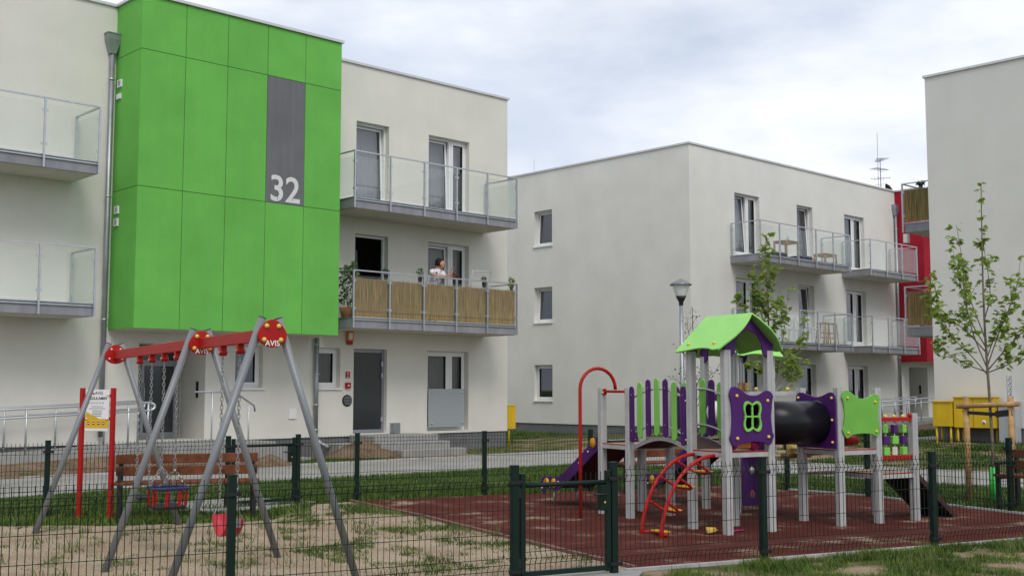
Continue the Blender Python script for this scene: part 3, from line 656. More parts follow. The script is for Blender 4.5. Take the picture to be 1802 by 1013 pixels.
q=MB(); q.tube([(1.5,8.8,9.5),(1.5,8.8,10.6)],.008,5); q.build('lightning_rod','zinc',bB); q=MB(); q.tube([(16.2,2.1,9.5),(16.2,2.1,12.9)],.012,5); q.build('lightning_rod','zinc',bB)
antenna(bB,15.3,1.5,9.3,2.25,9,(.7,.7)); antenna(bB,15.3,1.5,9.3,1.85,9,(.9,-.3)); antenna(bB,15.3,1.5,9.3,1.45,7,(-.4,.8))
q=MB(); q.lathe([(.02,-.10),(.2,-.07),(.36,-.02),(.44,.05),(.45,.05),(.36,-.035),(.2,-.085),(.02,-.115)],(0,0,0),20,'y'); q.tube([(0,.02,0),(0,.25,-.45)],.02,6)
ds=q.build('satellite_dish','gasket',bB,(15.2,1.0,9.95)); ds.rotation_euler=(R(-20),0,R(40))
# ---------------- right-hand building
bC=thing('apartment_building','tall blank cream end wall of the block at the right','building',B3,ROT)
shell(bC,0,16,-12,-.28,9.86,[],[],'stucco3',.66)
for z,k in ((5.92,0),(3.05,1)):
    sl=balcony(bC,-8.0,-1.15,z,1.3,6,(0,-.28,0),math.pi,sidereed='r',left=True)
q=MB(); q.tube([(1.1,.62,4.50),(1.1,.0,4.52)],.045,10); q.build('rolled_blind',mat('faded_red_cloth',(.22,.07,.06),.9),bC)
q=MB(); q.box(.98,1.12,.85,.97,5.62,5.86); q.build('lamp_box','white',bC)
for z,x in ((7.35,1.3),):
    pass

# ================================================================ FENCES
def mesh_panel(mb,p,q,z0,z1,wr=.0034,sp=.05,crimps=None):
    p=Vector((*p,0));q=Vector((*q,0));d=q-p;L_=d.length;d.normalize();n=Vector((d.y,-d.x,0))
    H=z1-z0; crimps=crimps or [z0+.10,z1-.09]
    zs=[z0]
    for c in crimps: zs+=[c-.05,c,c+.05]
    zs=sorted(zs+[z1])
    k=int(L_/sp); off=(L_-k*sp)/2
    for i in range(k+1):
        b=p+d*(off+i*sp); mb.tube([b+n*(.028 if any(abs(z-c)<.001 for c in crimps) else 0)+Vector((0,0,z)) for z in zs],wr,4,cap=False)
    hz=[]
    for c in crimps: hz+=[(c-.05,0),(c,.028),(c+.05,0)]
    c0,c1=crimps[0]+.05,crimps[-1]-.05; m=max(1,round((c1-c0)/.2))
    hz+=[(c0+(c1-c0)*i/m,0) for i in range(1,m)]
    for z,o in hz: mb.tube([p+n*(o+.005)+Vector((0,0,z)),q+n*(o+.005)+Vector((0,0,z))],wr*1.05,4,cap=False)
def fpost(par,p,h,ang,w=.06):
    m=MB(); m.box(-w/2,w/2,-w/2,w/2,-.1,h); m.box(-w/2-.003,w/2+.003,-w/2-.003,w/2+.003,h,h+.012)
    o=m.build('post','fence',par,(p[0],p[1],0),.004); o.rotation_euler=(0,0,ang)
    for z in (.1,h-.13):
        c=MB(); c.box(-w/2-.035,w/2+.035,-w/2-.012,-w/2-.002,z-.015,z+.015); c.tube([(-w/2-.022,-w/2-.022,z),(-w/2-.022,-w/2-.01,z)],.008,6); c.tube([(w/2+.022,-w/2-.022,z),(w/2+.022,-w/2-.01,z)],.008,6)
        c.build('clamp','black',o)
    return o
def fence(label,pts,h=.96,z0=.06,skipposts=()):
    f=thing('mesh_fence',label,'fence',(0,0,0))
    for i,p in enumerate(pts):
        a=pts[max(i-1,0)];b=pts[min(i+1,len(pts)-1)]; ang=math.atan2(b[1]-a[1],b[0]-a[0])
        if i not in skipposts: fpost(f,p,h,ang)
    for p,q in zip(pts,pts[1:]):
        m=MB(); mesh_panel(m,p,q,z0,h-.02); m.build('mesh_panel','fence',f)
    return f
fence('dark green mesh fence in front of the swings, left of the near gate',FN[:5])
fence('dark green mesh fence along the near kerb, right of the near gate',FN[5:])
fence('dark green mesh fence behind the red rules sign',FF[:3])
fence('dark green mesh fence running behind the play tower and round its corner',FF[3:])
def gate(label,p,q,h,flip=1):
    P=Vector((*p,0));Q=Vector((*q,0));d=(Q-P).normalized();ang=math.atan2(d.y,d.x);W=(Q-P).length
    g_=thing('mesh_gate',label,'gate',P,ang)
    a,b=.075,W-.06
    for x,n in ((a,'gate_stile'),(b,'gate_stile')): m=MB(); m.box(x-.022,x+.022,-.022,.022,.04,h); m.build(n,'fence',g_,bevel=.003)
    m=MB(); m.box(a+.022,b-.022,-.02,.02,.05,.09); m.build('bottom_rail','fence',g_)
    m=MB(); m.tube([(a+.02,0,h-.10),(b-.02,0,h-.10)],.021,8); m.build('top_rail','fence',g_)
    m=MB(); mesh_panel(m,(a+.02,0),(b-.02,0),.09,h-.01,crimps=[.2]); m.build('mesh_panel','fence',g_)
    m=MB(); m.box(b-.09,b-.02,-.035,.03,h-.34,h-.12); lk=m.build('lock_box','fence',g_,bevel=.004)
    m=MB(); m.tube([(b-.05,-.03,h-.20),(b-.05,-.07,h-.20),(b-.19,-.07,h-.195)],.009,8); m.build('handle','black',lk)
    m=MB(); m.lathe([(.001,-.042),(.008,-.042),(.008,-.03)],(b-.05,0,h-.27),8,'y'); m.build('keyhole','bolt',lk)
    for z in (.16,h-.16): m=MB(); m.box(.03,a-.02,-.02,.02,z-.04,z+.04); m.build('hinge','black',g_)
    return g_
gate('dark green mesh gate with lock box beside the red play surface',FN[4],FN[5],.90)
gate('dark green mesh gate behind the left bench',FF[2],FF[3],.93)

# ================================================================ SWINGS
SA=Vector((-4.63,13.35,0)); SC=Vector((-1.947,9.2,0)); sdv=(SC-SA); SL=sdv.length; sdv.normalize(); sang=math.atan2(sdv.y,sdv.x)
# local x runs along the beam towards the camera, local y = left of it
sw=thing('swing_set','long swing frame with grey legs and red beam','swing frame',SA,sang)
zb_=lambda t:2.0+.04*t/SL
m=MB(); p=[(0.02,-.03,zb_(0)-.05),(SL-.02,-.03,zb_(SL)-.05),(SL-.02,.03,zb_(SL)-.05),(.02,.03,zb_(0)-.05)]; m.add(p+[(a,b,c+.1) for a,b,c in p],[(3,2,1,0),(4,5,6,7),(0,1,5,4),(1,2,6,5),(2,3,7,6),(3,0,4,7)]); m.build('beam','pred',sw,bevel=.006)
def plate_pts():
    o=[]
    for i in range(24):
        a=2*math.pi*i/24; r=.115 if math.sin(a)<0 else .10; o.append((math.cos(a)*.125*(1-.28*max(0,math.sin(a))),math.sin(a)*(.12 if math.sin(a)>0 else .105)))
    return o
for i,t in enumerate((0,3.16,SL)):
    z=zb_(t)
    for sgn in (-1,1):
        l=MB(); l.tube([(t,sgn*.82,-.05),(t,sgn*.068,z+.13)],.032,14); lo=l.build('leg','swgrey',sw)
        c=MB(); dd=Vector((0,sgn*(.068-.82),z+.18)).normalized(); e=Vector((t,sgn*.068,z+.13)); c.tube([e,e+dd*.006],.033,14); c.build('leg_cap','black',lo)
    b_=board('joint_plate',plate_pts(),[],.02,'pred',sw,frame_mtx((t+.05 if i else t+.05,0,z),(0,1,0),(0,0,1)))
    if i==0:
        pass
    for a,bz in ((-.05,.065),(.05,.065),(-.07,-.045),(.07,-.045)):
        k=MB(); k.sphere((0,0,0),.02 if i else .012,10); k.build('bolt_cap','bolt' if i else 'boltw',sw,(t+.062,a,z+bz))
    if i: text('brand_lettering','AVIS',.062,'white',b_,frame_mtx((t+.0615,0,z-.092),(0,1,0),(0,0,1)),.001,.001)
def chain(par,name,p,q):
    p=Vector(p);q=Vector(q);L_=(q-p).length;k=int(L_/.036);d=(q-p)/k; m=MB(); dn=d.normalized()
    x=dn.cross(Vector((1,0,0)));x.normalize();y=dn.cross(x)
    for i in range(k):
        u=x if i%2 else y; c=p+d*(i+.5); hl=.026;r=.0115
        path=[c+u*r+dn*(hl-r),c+dn*hl,c-u*r+dn*(hl-r),c-u*r-dn*(hl-r),c-dn*hl,c+u*r-dn*(hl-r)]
        m.tube(path,.0042,4,closed=True)
    return m.build(name,'chain',par)
def hanger(t):
    z=zb_(t)-.05; h=MB(); h.box(t-.022,t+.022,-.03,.03,z-.052,z+.0); h.lathe([(.001,-.032),(.03,-.032),(.03,.032),(.001,.032)],(t,0,z-.055),12,'y'); o=h.build('hanger','pred',sw,bevel=.003)
    k=MB(); k.sphere((t+.0,-.033,z-.055),.012,8); k.sphere((t+.0,.033,z-.055),.012,8); k.tube([(t,0,z-.07),(t,.0,z-.115)],.008,6); k.build('pin','chain',o)
HT=(1.10,1.57,2.02,2.47,3.81,4.25)
for t in HT: hanger(t)
def swl(t,y,z): return (t,y,z)
# flat seat
s1=thing('flat_swing','black flat swing seat hanging on two chains beside the toddler seat','swing',SA,sang,None)
m=MB(); m.box(1.33-.23,1.33+.23,-.09,.09,.46,.49); m.build('seat','rubberb',s1,bevel=.012)
for t in HT[:2]: chain(s1,'chain',(t,0,zb_(t)-.165),(t,0,.50))
# toddler cage seat
s2=thing('toddler_swing','toddler bucket swing with navy rim and red bars','swing',SA,sang)
def rrect(cx,cy,w,h,z,r=.07,n=5):
    o=[]
    for sx,sy,a0 in ((1,1,0),(-1,1,90),(-1,-1,180),(1,-1,270)):
        for i in range(n): a=R(a0+90*i/(n-1)); o.append((cx+sx*(w-r)+r*math.cos(a),cy+sy*(h-r)+r*math.sin(a),z))
    return o
tx=2.245
m=MB(); m.tube(rrect(tx,0,.20,.16,.635),.018,8,closed=True); m.build('rim','bluep',s2)
m=MB(); P_=rrect(tx,0,.19,.155,.435); Q_=rrect(tx,0,.19,.155,.465); n_=len(P_); m.add(P_+Q_,[tuple(range(n_))[::-1],tuple(range(n_,2*n_))]+[(i,(i+1)%n_,n_+(i+1)%n_,n_+i) for i in range(n_)]); m.build('seat','rubberb',s2,bevel=.008)
for x,y in ((-.19,.06),(-.19,-.06),(.19,.06),(.19,-.06),(-.09,-.155),(.09,-.155),(-.09,.155),(.09,.155)):
    k=MB(); k.bar((tx+x,y,.463),(tx+x*1.03,y*1.03,.622),.026,.018); k.build('bar','pred',s2)
for t,sg in ((HT[2],-1),(HT[3],1)):
    chain(s2,'chain',(t,0,zb_(t)-.165),(t,0,.82))
    for y in (-.13,.13): chain(s2,'chain',(t,0,.82),(tx+sg*.17,y,.65))
# belt seat
s3=thing('belt_swing','red sling belt swing on the near end of the frame','swing',SA,sang)
m=MB();vs=[];nb=16
for i in range(nb+1):
    u=-1+2*i/nb; x=4.03+.19*math.sin(u*1.45)/math.sin(1.45); z=.35+.16*(1-math.cos(u*1.5))/(1-math.cos(1.5))
    for y in (-.075,.075): vs+= [(x,y,z),(x,y,z+.012)]
fs=[]
for i in range(nb):
    a=i*4;b_=a+4; fs+=[(a,b_,b_+2,a+2),(a+1,a+3,b_+3,b_+1),(a,a+1,b_+1,b_),(a+2,b_+2,b_+3,a+3)]
fs+=[(0,2,3,1),(nb*4,nb*4+1,nb*4+3,nb*4+2)]
m.add(vs,fs,True); m.build('belt_seat','belt',s3)
for t,sg in ((HT[4],-1),(HT[5],1)):
    chain(s3,'chain',(t,0,zb_(t)-.165),(t+.0,0,.62))
    k=MB(); k.tube([(t,0,.62),(4.03+sg*.195,-.06,.51)],.004,5); k.tube([(t,0,.62),(4.03+sg*.195,.06,.51)],.004,5); k.tube([(4.03+sg*.195,-.06,.51),(4.03+sg*.195,.06,.51)],.004,5); k.build('triangle_link','chain',s3)
    k=MB(); k.box(4.03+sg*.198-.003,4.03+sg*.198+.003,-.045,.045,.44,.51); k.build('end_plate','chain',s3)

# ================================================================ RULES SIGN
sp0=Vector((-5.36,14.35,0)); sp1=Vector((-4.93,14.22,0)); sa_=math.atan2((sp1-sp0).y,(sp1-sp0).x); sw_=(sp1-sp0).length
sg=thing('rules_sign','white and yellow playground rules board between two red posts','sign',sp0,sa_)
for x in (0,sw_): m=MB(); m.box(x-.025,x+.025,-.025,.025,-.05,1.62); m.build('post','pred',sg,bevel=.004)
x0,x1=.055,sw_-.055; z0,z1=1.09,1.60
m=MB(); m.box(x0,x1,-.008,.0,z0,z1); bd=m.build('board','white',sg)
m=MB()
for z in (1.24,1.52):
    m.box(.024,x0+.01,-.006,.012,z-.02,z+.02); m.box(x1-.01,sw_-.024,-.006,.012,z-.02,z+.02)
m.build('bracket','pred',sg)
for z in (1.24,1.535):
    for x in (x0+.02,x1-.02): m=MB(); m.sphere((x,-.014,z),.014,8); m.build('bolt_cap','boltw',sg)
m=MB(); m.box(x0+.002,x1-.002,-.0095,-.0085,z0+.035,z0+.15); 
for i in range(7): m.box(x0+.002,x0+.03+.04*(6-i)/1.5,-.0095,-.0085,z0+.151+.012*i,z0+.162+.012*i)
m.build('yellow_print','yellow_box',bd)
cx=(x0+x1)/2
text('brand_print','AVIS',.058,'gasket',bd,frame_mtx((cx+.02,-.0095,z1-.062),(1,0,0),(0,0,1)),.0006)
m=MB(); m.add([(cx-.075,-.0098,z1-.062),(cx-.04,-.0098,z1-.062),(cx-.055,-.0098,z1-.03)],[(0,1,2)]); m.build('brand_mark','pred',bd)
text('title_print','REGULAMIN',.050,'gasket',bd,frame_mtx((cx,-.0095,z1-.125),(1,0,0),(0,0,1)),.0006,.0008)
m=MB()
for i in range(6):
    m.lathe([(.010,-.0003),(.014,-.0003),(.014,.0003)],(x0+.045+i*.042,-.0096,z1-.165),12,'y')
for z,wd_ in ((z1-.21,.085),(z1-.235,.12),(z1-.262,.07),(z1-.285,.075),(z1-.305,.065),(z1-.325,.06)):
    m.box(cx-wd_,cx+wd_,-.0096,-.0088,z-.0035,z+.0035)
m.build('small_print','lampgrey',bd)
m=MB()
for i in range(4): m.lathe([(.0005,-.0005),(.020,-.0005),(.020,.0005)],(x0+.05+i*.072,-.0102,z0+.095),14,'y')
m.build('ban_symbol','pred',bd)
m=MB()
for i in range(4): m.box(x0+.05+i*.072-.014,x0+.05+i*.072+.014,-.0116,-.0109,z0+.090,z0+.100)
m.build('ban_bar','white',bd)

# ================================================================ BENCHES
def bench(label,c,ang,L_=1.75):
    b_=thing('park_bench',label,'bench',(c[0],c[1],0),ang,'brown slatted benches')
    for x in (-L_/2+.06,L_/2-.06):
        m=MB(); m.box(x-.025,x+.025,.17,.22,-.03,.78); m.build('back_leg','black',b_); m=MB(); m.box(x-.025,x+.025,-.24,-.19,-.03,.41); m.build('front_leg','black',b_)
        m=MB(); m.box(x-.025,x+.025,-.25,.169,.41,.44); m.build('seat_bearer','black',b_)
        m=MB(); m.box(x-.022,x+.022,-.26,.169,.60,.635); m.box(x-.022,x+.022,-.24,-.2,.44,.6); m.build('armrest','black',b_)
    for y in (-.19,-.06,.07): m=MB(); m.box(-L_/2,L_/2,y-.055,y+.055,.442,.478); m.build('seat_slat','wood',b_,bevel=.006)
    for z in (.53,.68): m=MB(); m.box(-L_/2,L_/2,.135,.168,z,z+.115); m.build('back_slat','wood',b_,bevel=.006)
    return b_
bench('brown slatted bench behind the swings',(-4.05,14.45),R(16),1.72)
bench('brown slatted bench behind the slides',(2.35,18.3),R(27),1.7)
bench('brown slatted bench at the right edge by the staked tree',(7.12,14.9),R(-58),1.75)

# ================================================================ PLAY STRUCTURE
PA=R(29); PS=thing('play_structure','purple and green multi-tower play structure with roof, bridge, tunnel and slides','play structure',(2.38,12.79,0),PA)
S=.62
def ppost(x,y,h):
    m=MB(); w=.046; c=.010
    pts=[(-w,-w+c),(-w+c,-w),(-.008,-w),(-.005,-w+.006),(.005,-w+.006),(.008,-w),(w-c,-w),(w,-w+c),(w,-.008),(w-.006,-.005),(w-.006,.005),(w,.008),(w,w-c),(w-c,w),(-w+c,w),(-w,w-c),(-w,.008),(-w+.006,.005),(-w+.006,-.005),(-w,-.008)]
    m.prism([(x+a,y+b) for a,b in pts],-.05,h,lambda u,v,d:(u,v,d)); return m.build('post','pgrey',PS)
for x,y,h in ((0,0,2.04),(S,0,2.04),(0,S,2.04),(S,S,2.04),(0,1.87,1.62),(S,1.87,1.62),(0,2.49,1.62),(S,2.49,1.62),
              (1.55,1.70,2.04),(2.17,1.70,2.04),(1.55,2.32,2.04),(2.17,2.32,2.04),(1.69,0,1.62),(1.69,S,1.62),(2.31,0,1.62),(2.31,S,1.62),(2.93,0,1.31),(2.93,S,1.31)): ppost(x,y,h)
def deck(x0,x1,y0,y1,z):
    m=MB(); m.box(x0+.046,x1-.046,y0-.03,y0-.0,z-.05,z); m.box(x0+.046,x1-.046,y1,y1+.03,z-.05,z); m.box(x0-.03,x0,y0+.046,y1-.046,z-.05,z); m.box(x1,x1+.03,y0+.046,y1-.046,z-.05,z)
    o=m.build('platform','pgrey',PS)
    m=MB(); m.box(x0+.001,x1-.001,y0+.001,y1-.001,z-.04,z+.012); m.build('deck_board','deck',o)
    m=MB(); m.box(x0+.05,x1-.05,y0-.026,y0-.002,z+.0005,z+.014); m.box(x0-.026,x0-.002,y0+.05,y1-.05,z+.0005,z+.014); m.build('red_edge','dred',o)
deck(0,S,0,S,.90); deck(0,S,1.87,2.49,.90); deck(1.55,2.17,1.70,2.32,.90); deck(1.69,2.31,0,S,.88); deck(2.31,2.93,0,S,.58)
def cap(x,y,z,d=(0,-1,0),r=.02,m_='bolt'):
    m=MB(); m.sphere((x,y,z),r,10); return m.build('bolt_cap',m_,PS)
# arched bridge
def arch(t): return .90+.13*math.sin(math.pi*t)
m=MB();vs=[];nb=16
for i in range(nb+1):
    t=i/nb; y=S+.03+(1.25-.06)*t
    for x in (.06,S-.06): vs+=[(x,y,arch(t)-.035),(x,y,arch(t)+.005)]
fs=[]
for i in range(nb): a=i*4;b_=a+4; fs+=[(a,b_,b_+2,a+2),(a+1,a+3,b_+3,b_+1),(a,a+1,b_+1,b_),(a+2,b_+2,b_+3,a+3)]
m.add(vs,fs,True); br=m.build('bridge_deck','slideb',PS)
for x in (.04,S-.04):
    m=MB(); P_=[(x,S+.046+(1.25-.092)*i/16,arch(i/16)-.02) for i in range(17)]
    for a,b_ in zip(P_,P_[1:]): m.bar(a,b_,.022,.045)
    m.build('bridge_beam','pgrey',br)
for side,x in ((0,-.012),(1,S+.012)):
    for zo in (.16,.60):
        m=MB(); P_=[(x,S+.046+(1.25-.092)*i/16,arch(i/16)+zo-.02) for i in range(17)]
        m.tube(P_,.013,6); m.build('bridge_rail','pgrey',br)
    for k in range(7):
        t=.085+.83*k/6; y=S+1.25*(1-t); zc=arch(t)+.36; hw=.047 if side==0 else .058; hl=.345
        pts=[]
        for i in range(9): a=math.pi*i/8; pts.append((math.cos(a)*hw,hl-hw+math.sin(a)*hw))
        for i in range(9): a=math.pi+math.pi*i/8; pts.append((math.cos(a)*hw,-hl+hw+math.sin(a)*hw))
        xx=x-.026 if side==0 else x+.026
        o=board('railing_slat',pts,[],.018,'purple' if k%2==0 else 'lime',PS,frame_mtx((xx,y,zc),(0,-1,-.10*math.cos(math.pi*t)),(0,0,1)))
        q=MB()
        for zo in (-.2,.24): q.sphere((xx-.011*(1 if side==0 else -1),y,zc+zo),.006,6)
        q.build('screw','pgrey',o)
    for y in (S+.06,1.87-.06):
        for z in (1.02,1.47):
            q=MB(); q.box(x-.02,x+.02,y-.02,y+.02,z-.035,z+.035); o=q.build('rail_bracket','dred',PS)
            cap(x-.025 if side==0 else x+.025,y,z,r=.012,m_='boltw')
# roofs
def roof(ox,oy,ridge_dir):
    """square tower at ox..ox+S; ridge along y ('y') or x ('x')"""
    if ridge_dir=='y': f=lambda a,b,z:(ox+a,oy+b,z)
    else: f=lambda a,b,z:(ox+b,oy+a,z)
    def pv(a,b,z): return Vector(f(a,b,z))
    zr,ze=2.455,2.04; hw=.465
    slope=Vector((hw,0,zr-ze)); Ls=slope.length
    outl=[(0,-.10),(.12,-.155),(.28,-.185),(.42,-.165),(.55,-.11),(.63,-.075),(Ls-.005,-.06),(Ls+.005,.02),(Ls-.02,.12),(Ls-.035,.25),(Ls-.025,.38),(Ls+.0,.52),(Ls+.015,.62),(Ls+.01,.70),(.5,.70),(.3,.71),(.12,.71),(0,.70)]
    outl=smooth_open([(a,b,0) for a,b in outl],3); outl=[(p.x,p.y) for p in outl]
    ro=None
    for sg_ in (-1,1):
        o=pv(S/2,0,zr); dn=(pv(S/2+sg_*hw,0,ze)-o).normalized(); al=(pv(S/2,1,zr)-pv(S/2,0,zr)).normalized()
        if sg_<0: mt=frame_mtx(o,dn,al)
        else: mt=frame_mtx(o,dn,al)
        rb=board('roof_board',outl,[],.02,'limer',PS,mt,.005)
        nrm=dn.cross(al); 
        if nrm.z<0: nrm=-nrm
        for u,v in ((.52,.08),(.52,.54)):
            q=MB(); p=o+dn*u+al*v+nrm*.014; q.sphere(p,.022,10); q.build('bolt_cap','bolt',rb)
    for yy in (-.03,S+.03):
        pts=[(-.33,-.47),(-.26,-.50),(-.20,-.44),(-.19,-.34),(-.12,-.23),(0,-.19),(.12,-.23),(.19,-.34),(.20,-.44),(.26,-.50),(.33,-.47),(.36,-.35),(0,-.025),(-.36,-.35)]
        mt=frame_mtx(pv(S/2,yy,zr-.0),pv(1,0,0)-pv(0,0,0),(0,0,1))
        board('gable_board',pts,[],.018,'purple',PS,mt)
roof(0,0,'y'); roof(1.55,1.70,'x')
# wavy panels
def wavy(w,h,a=.035,seed=0):
    W,Hh=w/2,h/2
    p=[(-W*.86,Hh),(-W*.55,Hh-.02),(-W*.15,Hh-a-.055),(W*.3,Hh-a-.055),(W*.62,Hh-.045),(W*.85,Hh-.05),(W,Hh-.10),(W*.97,Hh*.55),(W-a,0),(W-.02,-Hh*.5),(W,-Hh+.11),(W*.82,-Hh+.01),(W*.5,-Hh+.04),(0,-Hh+a+.015),(-W*.5,-Hh+.035),(-W*.8,-Hh),(-W,-Hh+.09),(-W+.02,-Hh*.5),(-W+a,0),(-W+.02,Hh*.5),(-W,Hh-.08)]
    return smooth_closed([(x,y,0) for x,y in p],4)
def clover(s):
    p=[]
    for i in range(40):
        t=2*math.pi*i/40; r=s*(.80+.42*abs(math.sin(2*t))**1.6); p.append((r*math.cos(t)*.80,r*math.sin(t)*1.06))
    return p
XZ=lambda x,y,z:frame_mtx((x,y,z),(1,0,0),(0,0,1)); YZ=lambda x,y,z:frame_mtx((x,y,z),(0,-1,0),(0,0,1))
w2=lambda l:[(p[0],p[1]) for p in l]
pn_=board('window_panel',w2(wavy(S+.01,.66)),[clover(.135)],.02,'purple',PS,XZ(S/2,-.062,1.30))
fr_=board('clover_frame',clover(.165),[clover(.135)],.026,'lime',PS,XZ(S/2,-.075,1.30)); fr_.parent=pn_
q=MB(); q.box(S/2-.009,S/2+.009,-.083,-.066,1.165,1.435); q.box(S/2-.12,S/2+.12,-.082,-.067,1.291,1.309); q.build('window_bar','lime',pn_)
for x,z in ((.09,1.53),(S-.085,1.475),(.09,1.06),(S-.08,1.07)): cap(x,-.078,z)
ho=[(.235*math.cos(2*math.pi*i/32),.235*math.sin(2*math.pi*i/32)) for i in range(32)]
def tunnel_outline():
    W,Hh=.33,.33; p=[(-W,Hh-.09),(-W*.8,Hh),(-W*.3,Hh-.03),(0,Hh-.055),(W*.35,Hh-.04),(W*.8,Hh+.005),(W,Hh-.08),(W,0),(W,-Hh+.05),(W*.9,-Hh),(0,-Hh),(-W*.9,-Hh),(-W,-Hh+.05),(-W,0)]
    return w2(smooth_closed([(a,b,0) for a,b in p],3))
for x in (S+.06,1.69-.06):
    board('tunnel_panel',tunnel_outline(),[ho],.02,'purple',PS,YZ(x,S/2,1.235))
    for y in (.03,S-.03):
        for z in (.98,1.24,1.50): cap(x+(.012 if x<1 else -.014),y,z,r=.018)
m=MB(); m.lathe([(.245,S+.055),(.255,S+.055),(.255,1.69-.055),(.245,1.69-.055),(.245,S+.055)],(0,S/2,1.21),40,'x'); m.build('tunnel_tube','tube',PS)
o=board('wavy_panel',w2(wavy(S+.0,.56)),[],.02,'limedark',PS,XZ(2.0,-.06,1.31))
for x,z in ((1.77,1.50),(2.22,1.45),(1.77,1.09),(2.23,1.10)): cap(x,-.075,z,r=.018,m_='boltw' if 0 else 'bolt')
# counting frame
for z in (1.24,.78):
    q=MB(); q.box(2.36,2.88,-.03,.03,z-.025,z+.025); o=q.build('counting_rail','pred',PS,bevel=.004)
    for k in range(3): cap(2.46+.15*k,0,z+(.035 if z>1 else -.033),r=.024 if z>1 else .014)
q=MB(); q.sphere((2.86,-.02,1.285),.03,10); q.build('red_knob','pred',PS)
cl=[['lime','purple','lime'],['purple','lime','purple'],['lime','boltw','lime']]
for r_ in range(3):
    for k in range(3):
        x=2.46+.15*k; z=1.125-.135*r_; a=R(random.choice((-12,10,35,70,5))); 
        q=MB(); q.box(-.042,.042,-.026,.026,-.048,.048); b_=q.build('counting_block',cl[r_][k],PS,(x,0,z),.006); b_.rotation_euler=(0,0,a)
for k in range(3):
    q=MB(); q.tube([(2.46+.15*k,0,.80),(2.46+.15*k,0,1.22)],.007,6); q.build('counting_rod','galv',PS)
# rope ramp
m=MB(); a=(2.96,.05,.57); 
for y0,y1 in ((.05,S-.05),): m.add([(2.97,y0,.56),(3.62,y0,.0),(3.62,y1,.0),(2.97,y1,.56),(2.99,y0,.585),(3.66,y0,.01),(3.66,y1,.01),(2.99,y1,.585)],[(3,2,1,0),(4,5,6,7),(0,1,5,4),(1,2,6,5),(2,3,7,6),(3,0,4,7)])
rp_=m.build('climbing_ramp','rubberb',PS)
for y in (.02,S-.02): q=MB(); q.bar((2.94,y,.60),(3.70,y,-.02),.03,.06); q.build('ramp_side','slideb',rp_)
for y in (.15,.31,.47):
    for k in range(5): t=k/5+.1; q=MB(); q.box(-.02,.02,-.035,.035,-.01,.014); o=q.build('foothold','ydisc',rp_,(2.98+.66*t,y,.60-.57*t)); o.rotation_euler=(0,R(40),0)
# fire pole
m=MB(); P_=[(-.536,2.18,-.05),(-.536,2.18,1.0)]+[(-.268-.268*math.cos(math.pi*i/12),2.18,1.60+.268*math.sin(math.pi*i/12)) for i in range(13)]
m.tube(P_,.022,10); fp=m.build('fire_pole','pred',PS)
m=MB(); m.tube([(0,1.91,1.575),(0,2.45,1.575)],.018,8); m.box(-.02,.02,1.917,1.95,1.53,1.61); m.box(-.02,.02,2.41,2.443,1.53,1.61); m.build('pole_bar','pred',fp); cap(-.028,2.43,1.56,r=.014)
# arched ladder
def lad(t,y): # t 0 bottom..1 top
    a=R(8+78*t); return (-.82+.78*(1-math.cos(R(4+82*t)))*.98/ (1-math.cos(R(86)))*.98, y, .90*math.sin(R(90*t))/math.sin(R(90))*.985-.02)
ld=None
for y in (.13,.49):
    m=MB(); P_=[lad(i/14,y) for i in range(15)]; P_[0]=(P_[0][0],y,-.05); m.tube(P_,.021,10); o=m.build('ladder_rail','pred',PS); ld=ld or o
for t in (.04,.30,.53,.76):
    a=Vector(lad(t,.13)); b_=Vector(lad(t,.49)); dx=.16+.12*t if t>.1 else .12; zz=-.11-.04*t if t>.1 else -.0
    m=MB(); P_=[a,a+Vector((dx*.7,.02,zz*.7)),a+Vector((dx,.10,zz)),b_+Vector((dx,-.10,zz)),b_+Vector((dx*.7,-.02,zz*.7)),b_]
    m.tube(smooth_open(P_,4),.016,8); m.build('ladder_rung','pred',ld)
    q=MB(); q.box(a.x+dx-.05,a.x+dx+.06,.20,.42,a.z+zz+.012,a.z+zz+.03); q.build('step_pad','ydisc',ld,bevel=.005)
